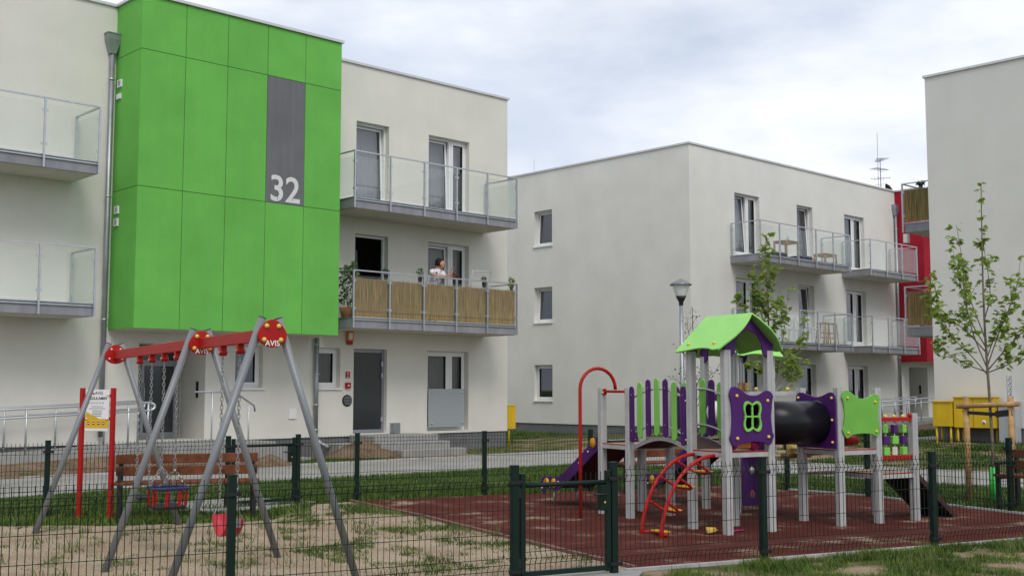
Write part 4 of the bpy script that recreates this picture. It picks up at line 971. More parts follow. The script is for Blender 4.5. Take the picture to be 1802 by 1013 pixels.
# slides
def slide(x0,y0):
    L_=1.62; prof=[(0,.93),(.12,.90),(1.02,.34),(1.25,.27),(1.55,.255)]
    P_=smooth_open([(0,y0+a,z) for a,z in prof],4)
    m=MB();vs=[]
    for p in P_:
        for x in (x0+.06,x0+S-.06): vs+=[(x,p.y,p.z-.03),(x,p.y,p.z-.005)]
    fs=[]; k=len(P_)-1
    for i in range(k): a=i*4;b_=a+4; fs+=[(a,b_,b_+2,a+2),(a+1,a+3,b_+3,b_+1),(a,a+1,b_+1,b_),(a+2,b_+2,b_+3,a+3)]
    m.add(vs,fs); so=m.build('slide','slideb',PS)
    q=MB();vs=[]
    for p in P_[1:-1]:
        for x in (x0+.09,x0+S-.09): vs.append((x,p.y,p.z+.001))
    q.add(vs,[(2*i,2*i+1,2*i+3,2*i+2) for i in range(len(vs)//2-1)],True); q.build('chute','steel',so)
    up=[(.02,1.06),(.10,1.05),(.22,.97),(1.02,.47),(1.20,.40),(1.45,.39),(1.58,.37),(1.64,.30),(1.62,.20),(1.57,.14),(1.53,.18),(1.50,.22),(1.30,.215),(1.05,.27),(.15,.82),(.02,.86)]
    pts=w2(smooth_closed([(a,b,0) for a,b in up],3))
    for x in (x0+.045,x0+S-.045):
        board('slide_side',pts,[],.018,'purple',so,frame_mtx((x,y0,0),(0,1,0),(0,0,1)))
        dx=-.012 if x<x0+.3 else .012
        for a,z in ((.27,.90),(1.27,.305),(1.47,.30)):
            q=MB(); q.lathe([(.0005,-.008),(.066,-.008),(.066,.008),(.0005,.008)],(x+dx*1.5,y0+a,z),20,'x'); q.build('amber_disc','ydisc',so)
        for a,z in ((.40,.78),(.62,.62),(1.16,.33),(1.38,.25),(1.56,.27),(1.60,.22)):
            q=MB(); q.sphere((x+dx,y0+a,z),.014,8); q.build('bolt_cap','boltw',so)
    for x in (x0+.12,x0+S-.12): q=MB(); q.tube([(x,y0+1.40,.24),(x,y0+1.42,-.03)],.013,6); q.build('slide_foot','galv',so)
slide(0,2.49); slide(1.55,2.32)
# panels of the rear tower
def oval(cx,cy,a,b_): return [(cx+a*math.cos(2*math.pi*i/20),cy+b_*math.sin(2*math.pi*i/20)) for i in range(20)]
board('climbing_wall',[(-.27,.10),(.27,.10),(.27,.90),(-.27,.90)],[oval(-.1,.25,.045,.055),oval(.1,.33,.045,.055),oval(-.1,.55,.045,.055),oval(.12,.66,.045,.055)],.02,'purple',PS,XZ(1.86,1.63,0))
pp_=board('porthole_panel',w2(wavy(S,.68)),[oval(0,0,.13,.15)],.02,'purple',PS,YZ(1.49,2.01,1.30))
q=MB(); q.lathe([(.13,-.012),(.155,-.006),(.155,.006),(.13,.012)],(1.478,2.01,1.30),20,'x'); q.build('porthole_ring','pgrey',pp_)
q=MB(); q.lathe([(.145,.0),(.13,-.05),(.08,-.085),(.001,-.1)],(1.48,2.01,1.30),20,'x'); q.build('bubble_window','white',pp_)
for y,z in ((1.79,1.52),(2.22,1.52),(1.79,1.08),(2.22,1.08)): cap(1.475,y,z,r=.018)
board('wavy_panel',w2(wavy(S,.62)),[],.02,'purple',PS,YZ(2.23,2.01,1.30))
# plank bridge between rear tower and tunnel tower
for k in range(6):
    t=(k+.5)/6; y=.70+.96*t; z=.90-.15*math.sin(math.pi*t); x=1.72-.10*t
    q=MB(); q.box(0,.55,-.075,.075,-.02,.015); q.build('bridge_plank','deck',PS,(x,y,z),.004)
for x0_,x1_ in ((1.72,1.62),(2.27,2.17)):
    q=MB(); P_=[(x0_+(x1_-x0_)*i/8,.66+1.0*i/8,1.45-.16*math.sin(math.pi*i/8)) for i in range(9)]; q.tube(P_,.010,6)
    for i in (2,4,6): q.tube([P_[i],(P_[i][0],P_[i][1],.90-.15*math.sin(math.pi*i/8))],.006,5)
    q.build('bridge_rope','bluep',PS)
# bead rail over the tunnel and a low seat board
q=MB(); q.box(.67,1.64,S+.02,S+.06,1.53,1.58); o=q.build('bead_rail','pgrey',PS)
for x in (.86,1.0,1.5): cap(x,S+.03,1.605,r=.024)
for x in (.74,.85): q=MB(); q.box(x-.03,x+.03,S+.01,S+.07,1.58,1.68); q.build('wood_bead','pine',PS)
q=MB(); q.box(1.73,2.29,.50,.70,.56,.59); q.build('low_seat','deck',PS)
q=MB(); q.lathe([(.03,-.09),(.06,-.09),(.06,.09),(.03,.09)],(2.17,.30,.98),14,'x'); q.build('spinner_drum','pred',PS)

# small toys
def toy(name,label,cat,loc): return thing(name,label,cat,loc)
def pl(x,y,z): 
    c,s_=math.cos(PA),math.sin(PA); return (2.38+x*c-y*s_,12.79+x*s_+y*c,z)
ty=thing('toy_truck','orange and magenta toy truck on the roofed platform','toy',pl(.28,.08,.914),PA)
q=MB(); q.box(-.11,.10,-.05,.05,.03,.10); q.sphere((-.05,0,.09),.05,10); q.sphere((.04,0,.09),.05,10); q.build('body','orange',ty,bevel=.01)
for x in (-.17,.16): q=MB(); q.lathe([(.001,-.06),(.055,-.06),(.065,0),(.055,.06),(.001,.06)],(x,0,.066),14,'y'); q.build('wheel','magenta',ty)
ty=thing('toy_shovel','yellow toy shovel lying at the foot of the play tower','toy',pl(-.14,.13,.012),PA+.4)
q=MB(); q.prism([(-.10,-.02),(-.02,-.05),(.05,-.045),(.09,0),(.05,.045),(-.02,.05)],0,.05,lambda u,v,d:(u,v,d+.03*(1-abs(u)*6))); q.build('blade','bolt',ty,bevel=.01)
q=MB(); q.tube([(.08,0,.03),(.2,.02,.02)],.012,8); q.build('grip','bolt',ty)
ty=thing('toy_spade','small magenta spade on the rubber beside the tower post','toy',pl(.14,.14,.012),PA)
q=MB(); q.box(-.06,.06,-.03,.03,0,.025); q.build('blade','magenta',ty,bevel=.008); q=MB(); q.tube([(.05,0,.015),(.2,0,.012)],.01,8); q.build('grip','magenta',ty)
ty=thing('toy_bucket','yellow toy bucket on the sagging plank bridge','toy',pl(1.82,.95,.80),PA)
q=MB(); q.lathe([(.001,0),(.05,0),(.07,.11),(.062,.11),(.045,.01)],(0,0,0),14); q.build('pail','bolt',ty); q=MB(); q.tube([(-.066,0,.11),(-.05,0,.16),(0,0,.18),(.05,0,.16),(.066,0,.11)],.005,6); q.build('handle','pred',ty)

# ================================================================ STREET LAMP
lp=thing('street_lamp','grey street lamp with bowl shade in front of the blank wall','street lamp',(4.0,27.0,0))
q=MB(); q.tube([(0,0,-.05),(0,0,1.0),(0,0,3.62)],[.062,.058,.045],12); q.build('pole','zinc',lp)
q=MB(); q.lathe([(.05,3.58),(.055,3.66),(.09,3.72),(.13,3.80),(.10,3.80)],(0,0,0),20); q.build('lamp_base','black',lp)
q=MB(); q.lathe([(.12,3.80),(.155,3.90),(.19,4.02),(.20,4.07)],(0,0,0),24); q.build('lamp_bowl','lampglass',lp)
q=MB(); q.lathe([(.255,4.055),(.265,4.07),(.20,4.12),(.12,4.165),(.06,4.185),(.05,4.20),(.001,4.205)],(0,0,0),24); q.build('lamp_hat','lampgrey',lp)

# ================================================================ CABINETS AT THE RIGHT-HAND BUILDING
def on3(s,y,z): return B3+AX*s-NX*y+Vector((0,0,z))
def cabinet(name,label,cat,y0,y1,z0,z1,m_,dep=.38,legs=True,off=-.12):
    c=thing(name,label,cat,B3,ROT)
    q=MB(); q.box(off-dep,off,y0,y1,z0,z1); bo=q.build('housing',m_,c,bevel=.006)
    q=MB(); q.box(off-dep-.03,off+.02,y0-.015,y1+.015,z1+.001,z1+.035); q.build('lid',m_,c,bevel=.005)
    if legs:
        for y in (y0+.07,y1-.07):
            for xx in (off-dep+.06,off-.06): q=MB(); q.tube([(xx,y,z0),(xx,y,.1)],.026,8); q.build('leg',m_,c)
    else:
        q=MB(); q.box(off-dep+.01,off-.01,y0+.01,y1-.01,.1,z0-.001); q.build('base','concrete',c)
    return c
def label_plate(c,y,z,off,r=None,w_=0,h=0,col='gasket'):
    q=MB()
    if r:
        q.lathe([(.0005,-.001),(r,-.001),(r,.001)],(off-.003,y,z),18,'x'); o=q.build('round_sticker','white',c)
        q=MB(); q.add([(off-.006,y-r*.6,z-r*.5),(off-.006,y+r*.6,z-r*.5),(off-.006,y,z+r*.65)],[(0,1,2)]); q.build('sticker_symbol',col,o)
    else:
        for a,b_,cc,d in ((-w_,w_,h-.008,h),(-w_,w_,-h,-h+.008),(-w_,-w_+.008,-h+.0081,h-.0081),(w_-.008,w_,-h+.0081,h-.0081),(-w_*.6,-w_*.1,-h*.5,h*.4),(w_*.1,w_*.6,-h*.3,-h*.15)): q.box(off-.005,off-.003,y+a,y+b_,z+cc,z+d)
        q.build('printed_label',col,c)
c1=cabinet('gas_cabinet','smaller yellow gas cabinet at the left of the pair','cabinet',-.99,-.48,.68,1.28,'yellow_box',.42,True,-.13)
c2=cabinet('gas_cabinet','larger two-door yellow gas cabinet behind the staked tree','cabinet',-2.02,-1.02,.66,1.39,'yellow_box',.40,True,-.12)
q=MB(); q.box(-.5245,-.5205,-1.523,-1.517,.68,1.38); q.build('door_gap','gasket',c2)
label_plate(c2,-1.32,.81,-.521,r=.055); label_plate(c2,-1.78,.80,-.521,r=.055,col='signred'); label_plate(c2,-1.32,1.12,-.521,w_=.07,h=.09); label_plate(c2,-1.77,1.25,-.521,w_=.09,h=.06,col='limedark')
cabinet('electric_cabinet','grey electric cabinet beside the yellow gas cabinets','cabinet',-2.47,-2.06,.32,1.27,'greybox',.32,False,-.02)
bp_=thing('marker_post','blue post with a narrow white pictogram plate','post',on3(-.45,-2.42,.2),ROT)
q=MB(); q.tube([(0,0,-.1),(0,0,1.72)],.022,8); q.build('pole','blue',bp_)
q=MB(); q.box(-.03,-.022,-.075,.075,1.08,1.75); o=q.build('plate','white',bp_)
q=MB()
for k in range(5):
    z=1.10+.13*k
    for a,b_,cc,d in ((-.06,.06,0,.006),(-.06,.06,.104,.11),(-.06,-.054,.0062,.1038),(.054,.06,.0062,.1038),(-.03,-.01,.03,.08),(.005,.03,.03,.045)): q.box(-.0335,-.0305,a,b_,z+cc,z+d)
q.build('pictogram','gasket',o)

# ================================================================ TREES
def leafmesh(i,s=.12):
    rnd=random.Random(i); o=[(0,0),(.28,-.05),(.30,.18),(.52,.30),(.30,.45),(.34,.66),(.14,.66),(0,1.0),(-.14,.66),(-.34,.66),(-.30,.45),(-.52,.30),(-.30,.18),(-.28,-.05)]
    v=[(x*s*rnd.uniform(.85,1.1),y*s,-abs(x)*s*.45-.25*s*(y*y)) for x,y in o]+[(0,.4*s,.02*s)]
    m=MB(); n=len(o); m.add(v,[(j,(j+1)%n,n) for j in range(n)],True)
    me=bpy.data.meshes.new('leaf'); me.from_pydata(m.v,[],m.f); me.materials.append(M['leaf']); return me
t=M['leaf'].node_tree; o_=[x for x in t.nodes if x.type=='OUTPUT_MATERIAL'][0]; b_=t.nodes['Principled BSDF']; tl=N(t,'ShaderNodeBsdfTranslucent'); tl.inputs[0].default_value=(.30,.40,.06,1); mxs=N(t,'ShaderNodeMixShader'); mxs.inputs[0].default_value=.35
t.links.new(b_.outputs[0],mxs.inputs[1]); t.links.new(tl.outputs[0],mxs.inputs[2]); t.links.new(mxs.outputs[0],o_.inputs[0])
LEAF=[leafmesh(i,.115) for i in range(5)]
def tree(name,label,base,trunk,branches,r0,leafn,leafs,rnd,depth=.45,lm=None,cat='tree',leafsc=1.,extra=0):
    T=thing(name,label,cat,base)
    m=MB(); P_=smooth_open([Vector(p) for p in trunk],4); k=len(P_); m.tube(P_,[r0*(1-.85*i/(k-1))+.003 for i in range(k)],8); m.build('trunk','bark',T)
    allp=[]
    tp=[p for p in P_ if p.z>trunk[-1][2]*.62]; allp.append((tp,1.0))
    for b_ in branches:
        Pb=[Vector(p) for p in b_]; dy=rnd.uniform(-depth,depth); n=len(Pb)
        Pb=[p+Vector((0,dy*(i/(n-1)),0)) for i,p in enumerate(Pb)]
        Q=smooth_open(Pb,4); m=MB(); kk_=len(Q); rr_=r0*.34
        m.tube(Q,[rr_*(1-.85*i/(kk_-1))+.002 for i in range(kk_)],6); 
        side=[]
        for s_ in range(3):
            i=rnd.randrange(kk_//4,kk_-1); st_=Q[i]; d=Vector((rnd.uniform(-.5,.5),rnd.uniform(-.5,.5),rnd.uniform(.3,.8))).normalized()*rnd.uniform(.15,.38)
            tw=[st_,st_+d*.5+Vector((0,0,-.01)),st_+d]; m.tube(tw,[.005,.004,.002],5); side.append(tw)
        m.build('branch','bark',T); allp.append((Q[kk_//4:],1.0))
        for tw in side: allp.append((smooth_open(tw,3),.5))
    tot=sum(len(p)*w_ for p,w_ in allp)
    fol=MB(); src=(lm or LEAF)
    for p,w_ in allp:
        for i in range(max(2,int(extra*len(p)*w_/tot))):
            q=p[rnd.randrange(len(p))]; c=q+Vector((rnd.uniform(-.09,.09),rnd.uniform(-.09,.09),rnd.uniform(-.07,.07)))
            mt=Matrix.Translation(c)@Matrix.Rotation(rnd.uniform(0,6.28),4,'Z')@Matrix.Rotation(R(rnd.uniform(-55,45)),4,'X')@Matrix.Scale(rnd.uniform(.4,.95)*leafsc,4)
            me=src[rnd.randrange(5)]; fol.add([mt@v.co for v in me.vertices],[tuple(f.vertices) for f in me.polygons],True)
    if extra: tag(fol.build('small_foliage',src[0].materials[0],T),kind='stuff')
    for p,w_ in allp:
        n=max(2,int(leafn*len(p)*w_/tot))
        for i in range(n):
            q=p[rnd.randrange(len(p))] if i else p[-1]
            c=q+Vector((rnd.uniform(-.07,.07),rnd.uniform(-.07,.07),rnd.uniform(-.06,.07)))
            instm((lm or LEAF)[rnd.randrange(5)],'leaf',T,c,(R(rnd.uniform(-50,40)),R(rnd.uniform(-40,40)),rnd.uniform(0,6.28)),rnd.uniform(.55,1.15)*leafsc)
    return T
rnd=random.Random(3)
z_=lambda py,D:1.6+(685-py)*D/2022
def pxs(l,x0,D): return [((x-x0)/2022*D,0,z_(y,D)) for x,y in l]
D=16.4; x0=1746
tree('young_tree','young leafy tree tied between two wooden stakes at the right',(6.85,D,0),[(0,0,-.05)]+pxs([(1744,800),(1741,690),(1738,600),(1737,520),(1738,430),(1740,325)],x0,D),
 [pxs(l,x0,D) for l in ([(1740,660),(1708,625),(1672,590),(1650,545),(1641,505)],[(1740,650),(1712,585),(1697,520),(1690,460),(1678,398)],[(1738,610),(1718,560),(1708,490),(1704,432)],[(1738,560),(1750,520),(1748,470),(1742,420)],
  [(1741,640),(1762,575),(1783,520),(1791,460)],[(1741,650),(1775,605),(1805,570),(1830,535)],[(1740,655),(1710,640),(1680,618),(1668,603)],[(1739,620),(1700,575),(1668,560),(1652,535)],[(1741,655),(1775,640),(1805,620)],[(1739,630),(1752,590),(1768,560),(1776,520)],[(1739,600),(1722,520),(1716,470)])],.023,300,.12,rnd,leafsc=1.05,extra=520)
q=MB(); q.tube([(6.83,D,-.02),(6.83,D,.50)],.055,12); tag(q.build('tree_guard','guard'),'bright green plastic guard round the foot of the right tree','tree guard')
tsup=thing('tree_stakes','two wooden stakes with a crossbar and black strap','tree support',(0,0,0))
for x,y in ((6.56,16.62),(7.03,16.22)): q=MB(); q.tube([(x,y,-.05),(x,y,1.50)],.042,10); q.build('stake','pine',tsup)
q=MB(); q.tube([(6.44,16.66,1.36),(7.10,16.10,1.40)],.036,10); q.build('crossbar','pine',tsup)
q=MB(); q.bar((6.56,16.57,1.27),(6.86,16.33,1.25),.012,.05); q.bar((6.86,16.33,1.25),(7.03,16.18,1.28),.012,.09); q.build('strap','black',tsup)
D=20.5; x0=1358
tree('young_tree','young leafy tree rising behind the green play roof',(4.63,D,0),[(0,0,-.05)]+pxs([(1360,800),(1358,680),(1355,600),(1355,530),(1352,470),(1354,412)],x0,D),
 [pxs(l,x0,D) for l in ([(1359,700),(1372,630),(1380,570),(1386,510)],[(1358,640),(1335,590),(1318,555),(1306,520)],[(1360,690),(1395,640),(1418,600),(1424,555)],[(1356,590),(1342,540),(1338,500)],[(1356,600),(1372,550),(1378,515)],[(1358,660),(1330,650),(1310,640)],[(1356,560),(1340,520),(1332,470)],[(1355,530),(1362,480),(1360,440)],[(1360,700),(1400,665),(1420,650)])],.022,280,.13,rnd,.5,leafsc=1.2,extra=420)
DL=[]
for i in range(5):
    me=LEAF[i].copy(); me.materials.clear(); me.materials.append(M['dleaf']); DL.append(me)
D=22.0; x0=1222
tree('sapling','thin dark sapling with sparse small leaves beside the lamp post',(3.5,D,0),[(0,0,-.05)]+pxs([(1223,760),(1222,680),(1221,620),(1220,570),(1219,538)],x0,D),
 [pxs(l,x0,D) for l in ([(1222,700),(1205,680),(1190,668),(1180,664)],[(1222,710),(1240,680),(1252,660),(1262,655)],[(1221,650),(1205,625),(1190,610)],[(1221,620),(1215,590),(1212,560)],[(1222,690),(1235,650),(1240,625)],[(1222,720),(1210,690),(1200,650)],[(1222,720),(1235,700),(1246,690)])],.018,230,.05,rnd,.35,DL,'sapling',.42)

# ================================================================ BALCONY THINGS
def onA(x,y,z): return b1(x,-y,z)
def potplant(label,p,h,m_='pleaf',pot='gasket',spread=.09,n=60,potr=.07,poth=.13,name='potted_plant',grp=None,lsz=.045):
    T=thing(name,label,'plant',p,ROT,grp); q=MB(); q.lathe([(.001,0),(potr*.75,0),(potr,poth),(potr*.9,poth),(potr*.85,poth-.02),(.001,poth-.02)],(0,0,0),12); q.build('pot',pot,T)
    m=MB(); r_=random.Random(int(p[0]*1000)%997); stems=MB()
    for k in range(6):
        a=r_.uniform(0,6.28); e_=Vector((math.cos(a)*spread*.6,math.sin(a)*spread*.6,poth+h*r_.uniform(.6,1))); stems.tube([(0,0,poth-.02),(e_.x*.4,e_.y*.4,poth+h*.4),e_],.004,4)
    for k in range(n):
        a=r_.uniform(0,6.28); zz=r_.random()**.8; rr_=spread*(.35+.65*r_.random())*math.sin(.5+2.2*zz); c=Vector((math.cos(a)*rr_,math.sin(a)*rr_,poth+h*zz))
        u=Vector((r_.uniform(-1,1),r_.uniform(-1,1),r_.uniform(-.6,1))).normalized(); v=u.cross(Vector((r_.uniform(-1,1),r_.uniform(-1,1),r_.uniform(-1,1)))).normalized(); l=lsz*r_.uniform(.6,1.2)
        m.add([c-u*l,c+v*l*.45,c+u*l,c-v*l*.45],[(0,1,2,3)])
    m.build('foliage',m_,T); stems.build('stem','bark',T); return T
RZ=ZB[1]+1.36
for x,h,mm,lab in ((-6.12,.26,'pleaf','tall dark plant in a rail pot at the left corner of the reed balcony'),(-5.18,.15,'pleaf','small dark bush in a rail pot at the second balcony post'),(-4.12,.22,'pleaf','grey-green bush in a rail pot left of the woman'),(-2.98,.20,'fleaf','reddish plant in a rail pot right of the woman'),(-1.98,.16,'pleaf','trailing green plant in a rail pot near the drying rack')):
    potplant(lab,onA(x+.02,-1.20,RZ-.15),h,mm,'gasket',.10,80,.06,.12,lsz=.035)
potplant('fresh green plant at the right corner of the reed balcony',onA(-.98,-1.20,RZ-.19),.26,'leaf','gasket',.10,60,.05,.10,lsz=.05)
potplant('large leafy shrub in a wooden box between green bay and reed balcony',onA(-6.02,-.85,ZB[1]+.27),1.0,'pleaf','terracotta',.33,420,.20,.24,'balcony_shrub',lsz=.06)
potplant('dark low plant on the rail of the top reed balcony at the right',on3(1.25,.55,7.13),.10,'dleaf','gasket',.15,90,.06,.08)
# drying rack
dr=thing('drying_rack','white wire drying rack on the reed balcony','drying rack',onA(-1.75,-.75,ZB[1]+.262),ROT+R(-6))
q=MB(); q.tube([(-.26,0,.95),(-.24,-.05,1.42),(.36,-.05,1.44),(.34,0,.95),(-.26,0,.95)],.009,6); q.tube([(-.2,0,.95),(.3,.4,.01)],.009,6); q.tube([(.3,0,.95),(-.2,.4,.01)],.009,6); q.tube([(-.2,.4,.95),(.3,0,.01)],.009,6); q.tube([(.3,.4,.95),(-.2,0,.01)],.009,6); q.build('frame','white',dr)
q=MB()
for k in range(6): z=1.0+.07*k; q.tube([(-.255,-.01*k,z),(.345,-.01*k,z+.005)],.004,5)
q.build('wire','white',dr)
# furniture of the middle block's balconies
def onB(x,y,z): return b2(x,-y,z)
FB=[5.87+.264,2.97+.264]
def table(label,p,w_,d,h,m_='pine',name='balcony_table'):
    T=thing(name,label,'table',p,ROT); q=MB(); q.box(-w_/2,w_/2,-d/2,d/2,h-.03,h); q.build('table_top',m_,T,bevel=.004)
    q=MB(); q.box(-w_/2+.03,w_/2-.03,-d/2+.03,d/2-.03,h-.09,h-.031); q.build('apron',m_,T)
    for x in (-w_/2+.03,w_/2-.03):
        for y in (-d/2+.03,d/2-.03): q=MB(); q.box(x-.025,x+.025,y-.025,y+.025,0,h-.031); q.build('leg',m_,T)
    return T
table('small wooden table with a bottle on the upper balcony',onB(4.45,-.75,FB[0]),.75,.55,.62)
table('low wooden side table on the upper balcony by the second door',onB(6.9,-.8,FB[0]),.8,.5,.36)
bt=thing('spray_bottle','pale blue spray bottle on the upper balcony table','bottle',onB(4.5,-.8,FB[0]+.62),ROT)
q=MB(); q.lathe([(.001,0),(.045,0),(.045,.13),(.018,.18),(.018,.21)],(0,0,0),12); q.build('bottle_body',mat('pale_blue_plastic',(.42,.58,.68),.3),bt); q=MB(); q.box(-.05,.03,-.012,.012,.211,.245); q.build('trigger','white',bt)
for x,l in ((3.75,'dark navy cushion left of the balcony table'),(5.35,'dark navy cushion right of the balcony table')):
    T=thing('floor_cushion',l,'cushion',onB(x,-.75,FB[0]),ROT); q=MB(); q.box(-.33,.33,-.3,.3,.0,.16); q.build('pad','navy',T,bevel=.05)
def stool(label,p):
    T=thing('bar_stool',label,'stool',p,ROT+R(10),'pair of wooden bar stools'); q=MB(); q.box(-.19,.19,-.19,.19,.72,.76); q.build('seat','pine',T,bevel=.006)
    for x in (-1,1):
        for y in (-1,1): q=MB(); q.bar((x*.20,y*.20,0),(x*.15,y*.15,.72),.035,.035); q.build('leg','pine',T)
    q=MB()
    for z,k in ((.22,.19),(.40,.178)): 
        for a,b_ in (((-k,-k),(k,-k)),((k,-k),(k,k)),((k,k),(-k,k)),((-k,k),(-k,-k))): q.bar((*a,z),(*b_,z),.02,.03)
    q.build('stretcher','pine',T); return T
stool('left one of two wooden bar stools on the lower balcony',onB(6.55,-.85,FB[1])); stool('right one of two wooden bar stools on the lower balcony',onB(7.25,-.75,FB[1]))
def chair(label,p,a):
    T=thing('folding_chair',label,'chair',p,ROT+a,'white balcony chairs')
    q=MB(); q.box(-.2,.2,-.2,.2,.44,.47); q.build('seat','white',T)
    for x in (-.19,.19): q=MB(); q.bar((x,-.19,0),(x,-.17,.44),.03,.03); q.build('leg','white',T); q=MB(); q.bar((x,.21,0),(x,.25,.92),.03,.03); q.build('back_post','white',T)
    q=MB(); q.bar((-.175,.245,.90),(.175,.245,.90),.03,.05); q.bar((-.175,.235,.58),(.175,.235,.58),.03,.04); q.bar((-.17,.237,.60),(.17,.243,.88),.02,.03); q.bar((.17,.234,.60),(-.17,.246,.88),.02,.03); q.build('cross_back','white',T); return T
for i,x in enumerate((3.75,4.4,4.95,5.45)):
    chair(('leftmost','second from left','third from left','rightmost')[i]+' of four white cross-back chairs on the lower balcony',onB(x,-.55-.1*(i%2),FB[1]),R(170+8*i))
ls=thing('low_white_stand','small white frame stand beside the chairs on the lower balcony','stand',onB(6.0,-.75,FB[1]),ROT); 
for x in (-.22,.22):
    for y in (-.15,.15): q=MB(); q.bar((x,y,0),(x,y,.5),.04,.04); q.build('leg','white',ls)
q=MB(); q.box(-.25,.25,-.18,.18,.5,.53); q.build('stand_top','white',ls)

# ================================================================ WOMAN ON THE BALCONY
pw=thing('person','woman in a patterned white shirt leaning on the reed balcony rail','person',onA(-3.38,-.92,ZB[1]+.262),ROT)
def skin(name,verts,edges,radii,m_,parent,extra=None,root=0):
    me=bpy.data.meshes.new('sk'); me.from_pydata(verts,edges,[]); o=bpy.data.objects.new('sk',me); COL.objects.link(o)
    md=o.modifiers.new('s','SKIN'); md.use_smooth_shade=True
    if not me.skin_vertices: me.attributes.new('skin','FLOAT',"POINT") if False else None
    bm=bmesh.new(); bm.from_mesh(me); lay=bm.verts.layers.skin.verify(); bm.verts.ensure_lookup_table()
    for i,v in enumerate(bm.verts): v[lay].radius=(radii[i],radii[i]) if not isinstance(radii[i],tuple) else radii[i]; v[lay].use_root=(i==root)
    bm.to_mesh(me); bm.free()
    sb=o.modifiers.new('d','SUBSURF'); sb.levels=2; sb.render_levels=2
    dg=bpy.context.evaluated_depsgraph_get(); dg.update(); r=bpy.data.meshes.new_from_object(o.evaluated_get(dg)); bpy.data.objects.remove(o)
    bm=bmesh.new(); bm.from_mesh(r)
    if extra:
        t_=bpy.data.meshes.new('x'); t_.from_pydata(extra.v,[],extra.f); bm.from_mesh(t_)
    for f in bm.faces: f.smooth=True
    bm.to_mesh(r); bm.free(); r.materials.clear(); r.materials.append(M[m_]); r.name=name
    ob=bpy.data.objects.new(name,r); COL.objects.link(ob); ob.parent=parent; return ob
HC=Vector((.06,-.13,1.47)); FD=Vector((.80,-.55,-.05)).normalized(); UPH=Vector((.03,-.10,1)); SDH=FD.cross(UPH).normalized(); UPH=SDH.cross(FD).normalized()
def headmesh(inf=1.,hair=False):
    m=MB(); n=20;k=16; vs=[];fs=[]
    for j in range(k+1):
        th=math.pi*j/k
        for i in range(n):
            ph=2*math.pi*i/n; f=math.sin(th)*math.cos(ph); s_=math.sin(th)*math.sin(ph); u=math.cos(th)
            x=f*.106; y=s_*.081*(1-.18*max(0,-u)); z=u*.130
            if u<-.2 and f>0: x+=.012*(-u)
            if not hair:
                d=math.hypot((u+.12)/.22,s_/.2); 
                if f>.5 and d<1: x+=.040*(1-d)*(1 if u<.1 else .6)
                for sy in (-.42,.42):
                    e_=math.hypot((u-.05)/.13,(s_-sy)/.22)
                    if f>.4 and e_<1: x-=.010*(1-e_)
                d=math.hypot((u+.48)/.09,s_/.3)
                if f>.3 and d<1: x+=.007*(1-d)
                for sy in (-1,1):
                    d=math.hypot((u+.02)/.2,(f+.05)/.22)
                    if s_*sy>.7 and d<1: y+=sy*.016*(1-d)
            else:
                kk_=1.15+.05*math.sin(ph*7+u*5); x*=kk_; y*=kk_+.05; z*=1.13
                if f>.30 and u<.42: x*=.55; y*=.80
                if u<-.55: x*=.6;y*=.75;z*=.75
            vs.append(HC+FD*x+SDH*y+UPH*z)
    for j in range(k):
        for i in range(n): fs.append((j*n+i,j*n+(i+1)%n,(j+1)*n+(i+1)%n,(j+1)*n+i))
    m.add(vs,fs,True); return m
V=[(0,.14,.86),(0,.09,1.03),(0,.0,1.18),(.01,-.06,1.29),(.03,-.10,1.37),(.05,-.12,1.43),   #0-5 spine, neck
   (-.15,-.05,1.27),(-.21,-.14,1.18),(-.20,-.31,1.135),(-.09,-.375,1.145),(.02,-.40,1.145),(.07,-.405,1.14),   #6-11 right arm (viewer's left)
   (.15,-.05,1.28),(.20,-.16,1.16),(.205,-.32,1.135),(.215,-.38,1.22),(.22,-.40,1.27),(.222,-.405,1.31),   #12-17 other arm raised
   (-.09,.14,.82),(-.10,.10,.46),(-.10,.14,.08),(-.10,.05,.03),(.09,.14,.82),(.10,.10,.46),(.10,.14,.08),(.10,.05,.03)]
E_=[(0,1),(1,2),(2,3),(3,4),(4,5),(3,6),(6,7),(7,8),(8,9),(9,10),(10,11),(3,12),(12,13),(13,14),(14,15),(15,16),(16,17),(0,18),(18,19),(19,20),(20,21),(0,22),(22,23),(23,24),(24,25)]
Rr=[.07,.055,.065,.060,.050,.05,.06,.048,.043,.036,.028,.026,.06,.048,.043,.034,.028,.026,.085,.06,.042,.035,.085,.06,.042,.035]
ext=headmesh()
def finger(m,pts,r): m.tube(smooth_open(pts,3),[r]*((len(pts)-1)*3+1),6)
for k in range(4):
    d=k*.019-.028; a=Vector((.075,-.405,1.14)); finger(ext,[a+Vector((0,d*.3,d*.5)),a+Vector((.045,d*.6-.004,d*.6-.004)),a+Vector((.07-.004*abs(k-1.5),d*.7-.012,d*.6-.026))],.0088)
    b_=Vector((.222,-.405,1.315)); finger(ext,[b_+Vector((d*.8,0,0)),b_+Vector((d*.9,-.015,.045)),b_+Vector((d*.9+.004,-.035,.072-.005*abs(k-1.5)))],.0088)
a=Vector((.045,-.405,1.155)); finger(ext,[a,a+Vector((.03,-.03,.015)),a+Vector((.055,-.04,.008))],.009)
b_=Vector((.207,-.405,1.285)); finger(ext,[b_,b_+Vector((-.03,-.03,.02)),b_+Vector((-.028,-.045,.045))],.009)
skin('body',V,E_,Rr,'skin',pw,ext)
sv_=[0,1,2,3,6,7,12,13]; ix={k:i for i,k in enumerate(sv_)}
VS=[Vector(V[k]) for k in sv_]; VS[ix[7]]=VS[ix[6]].lerp(VS[ix[7]],.95); VS[ix[13]]=VS[ix[12]].lerp(VS[ix[13]],.95)
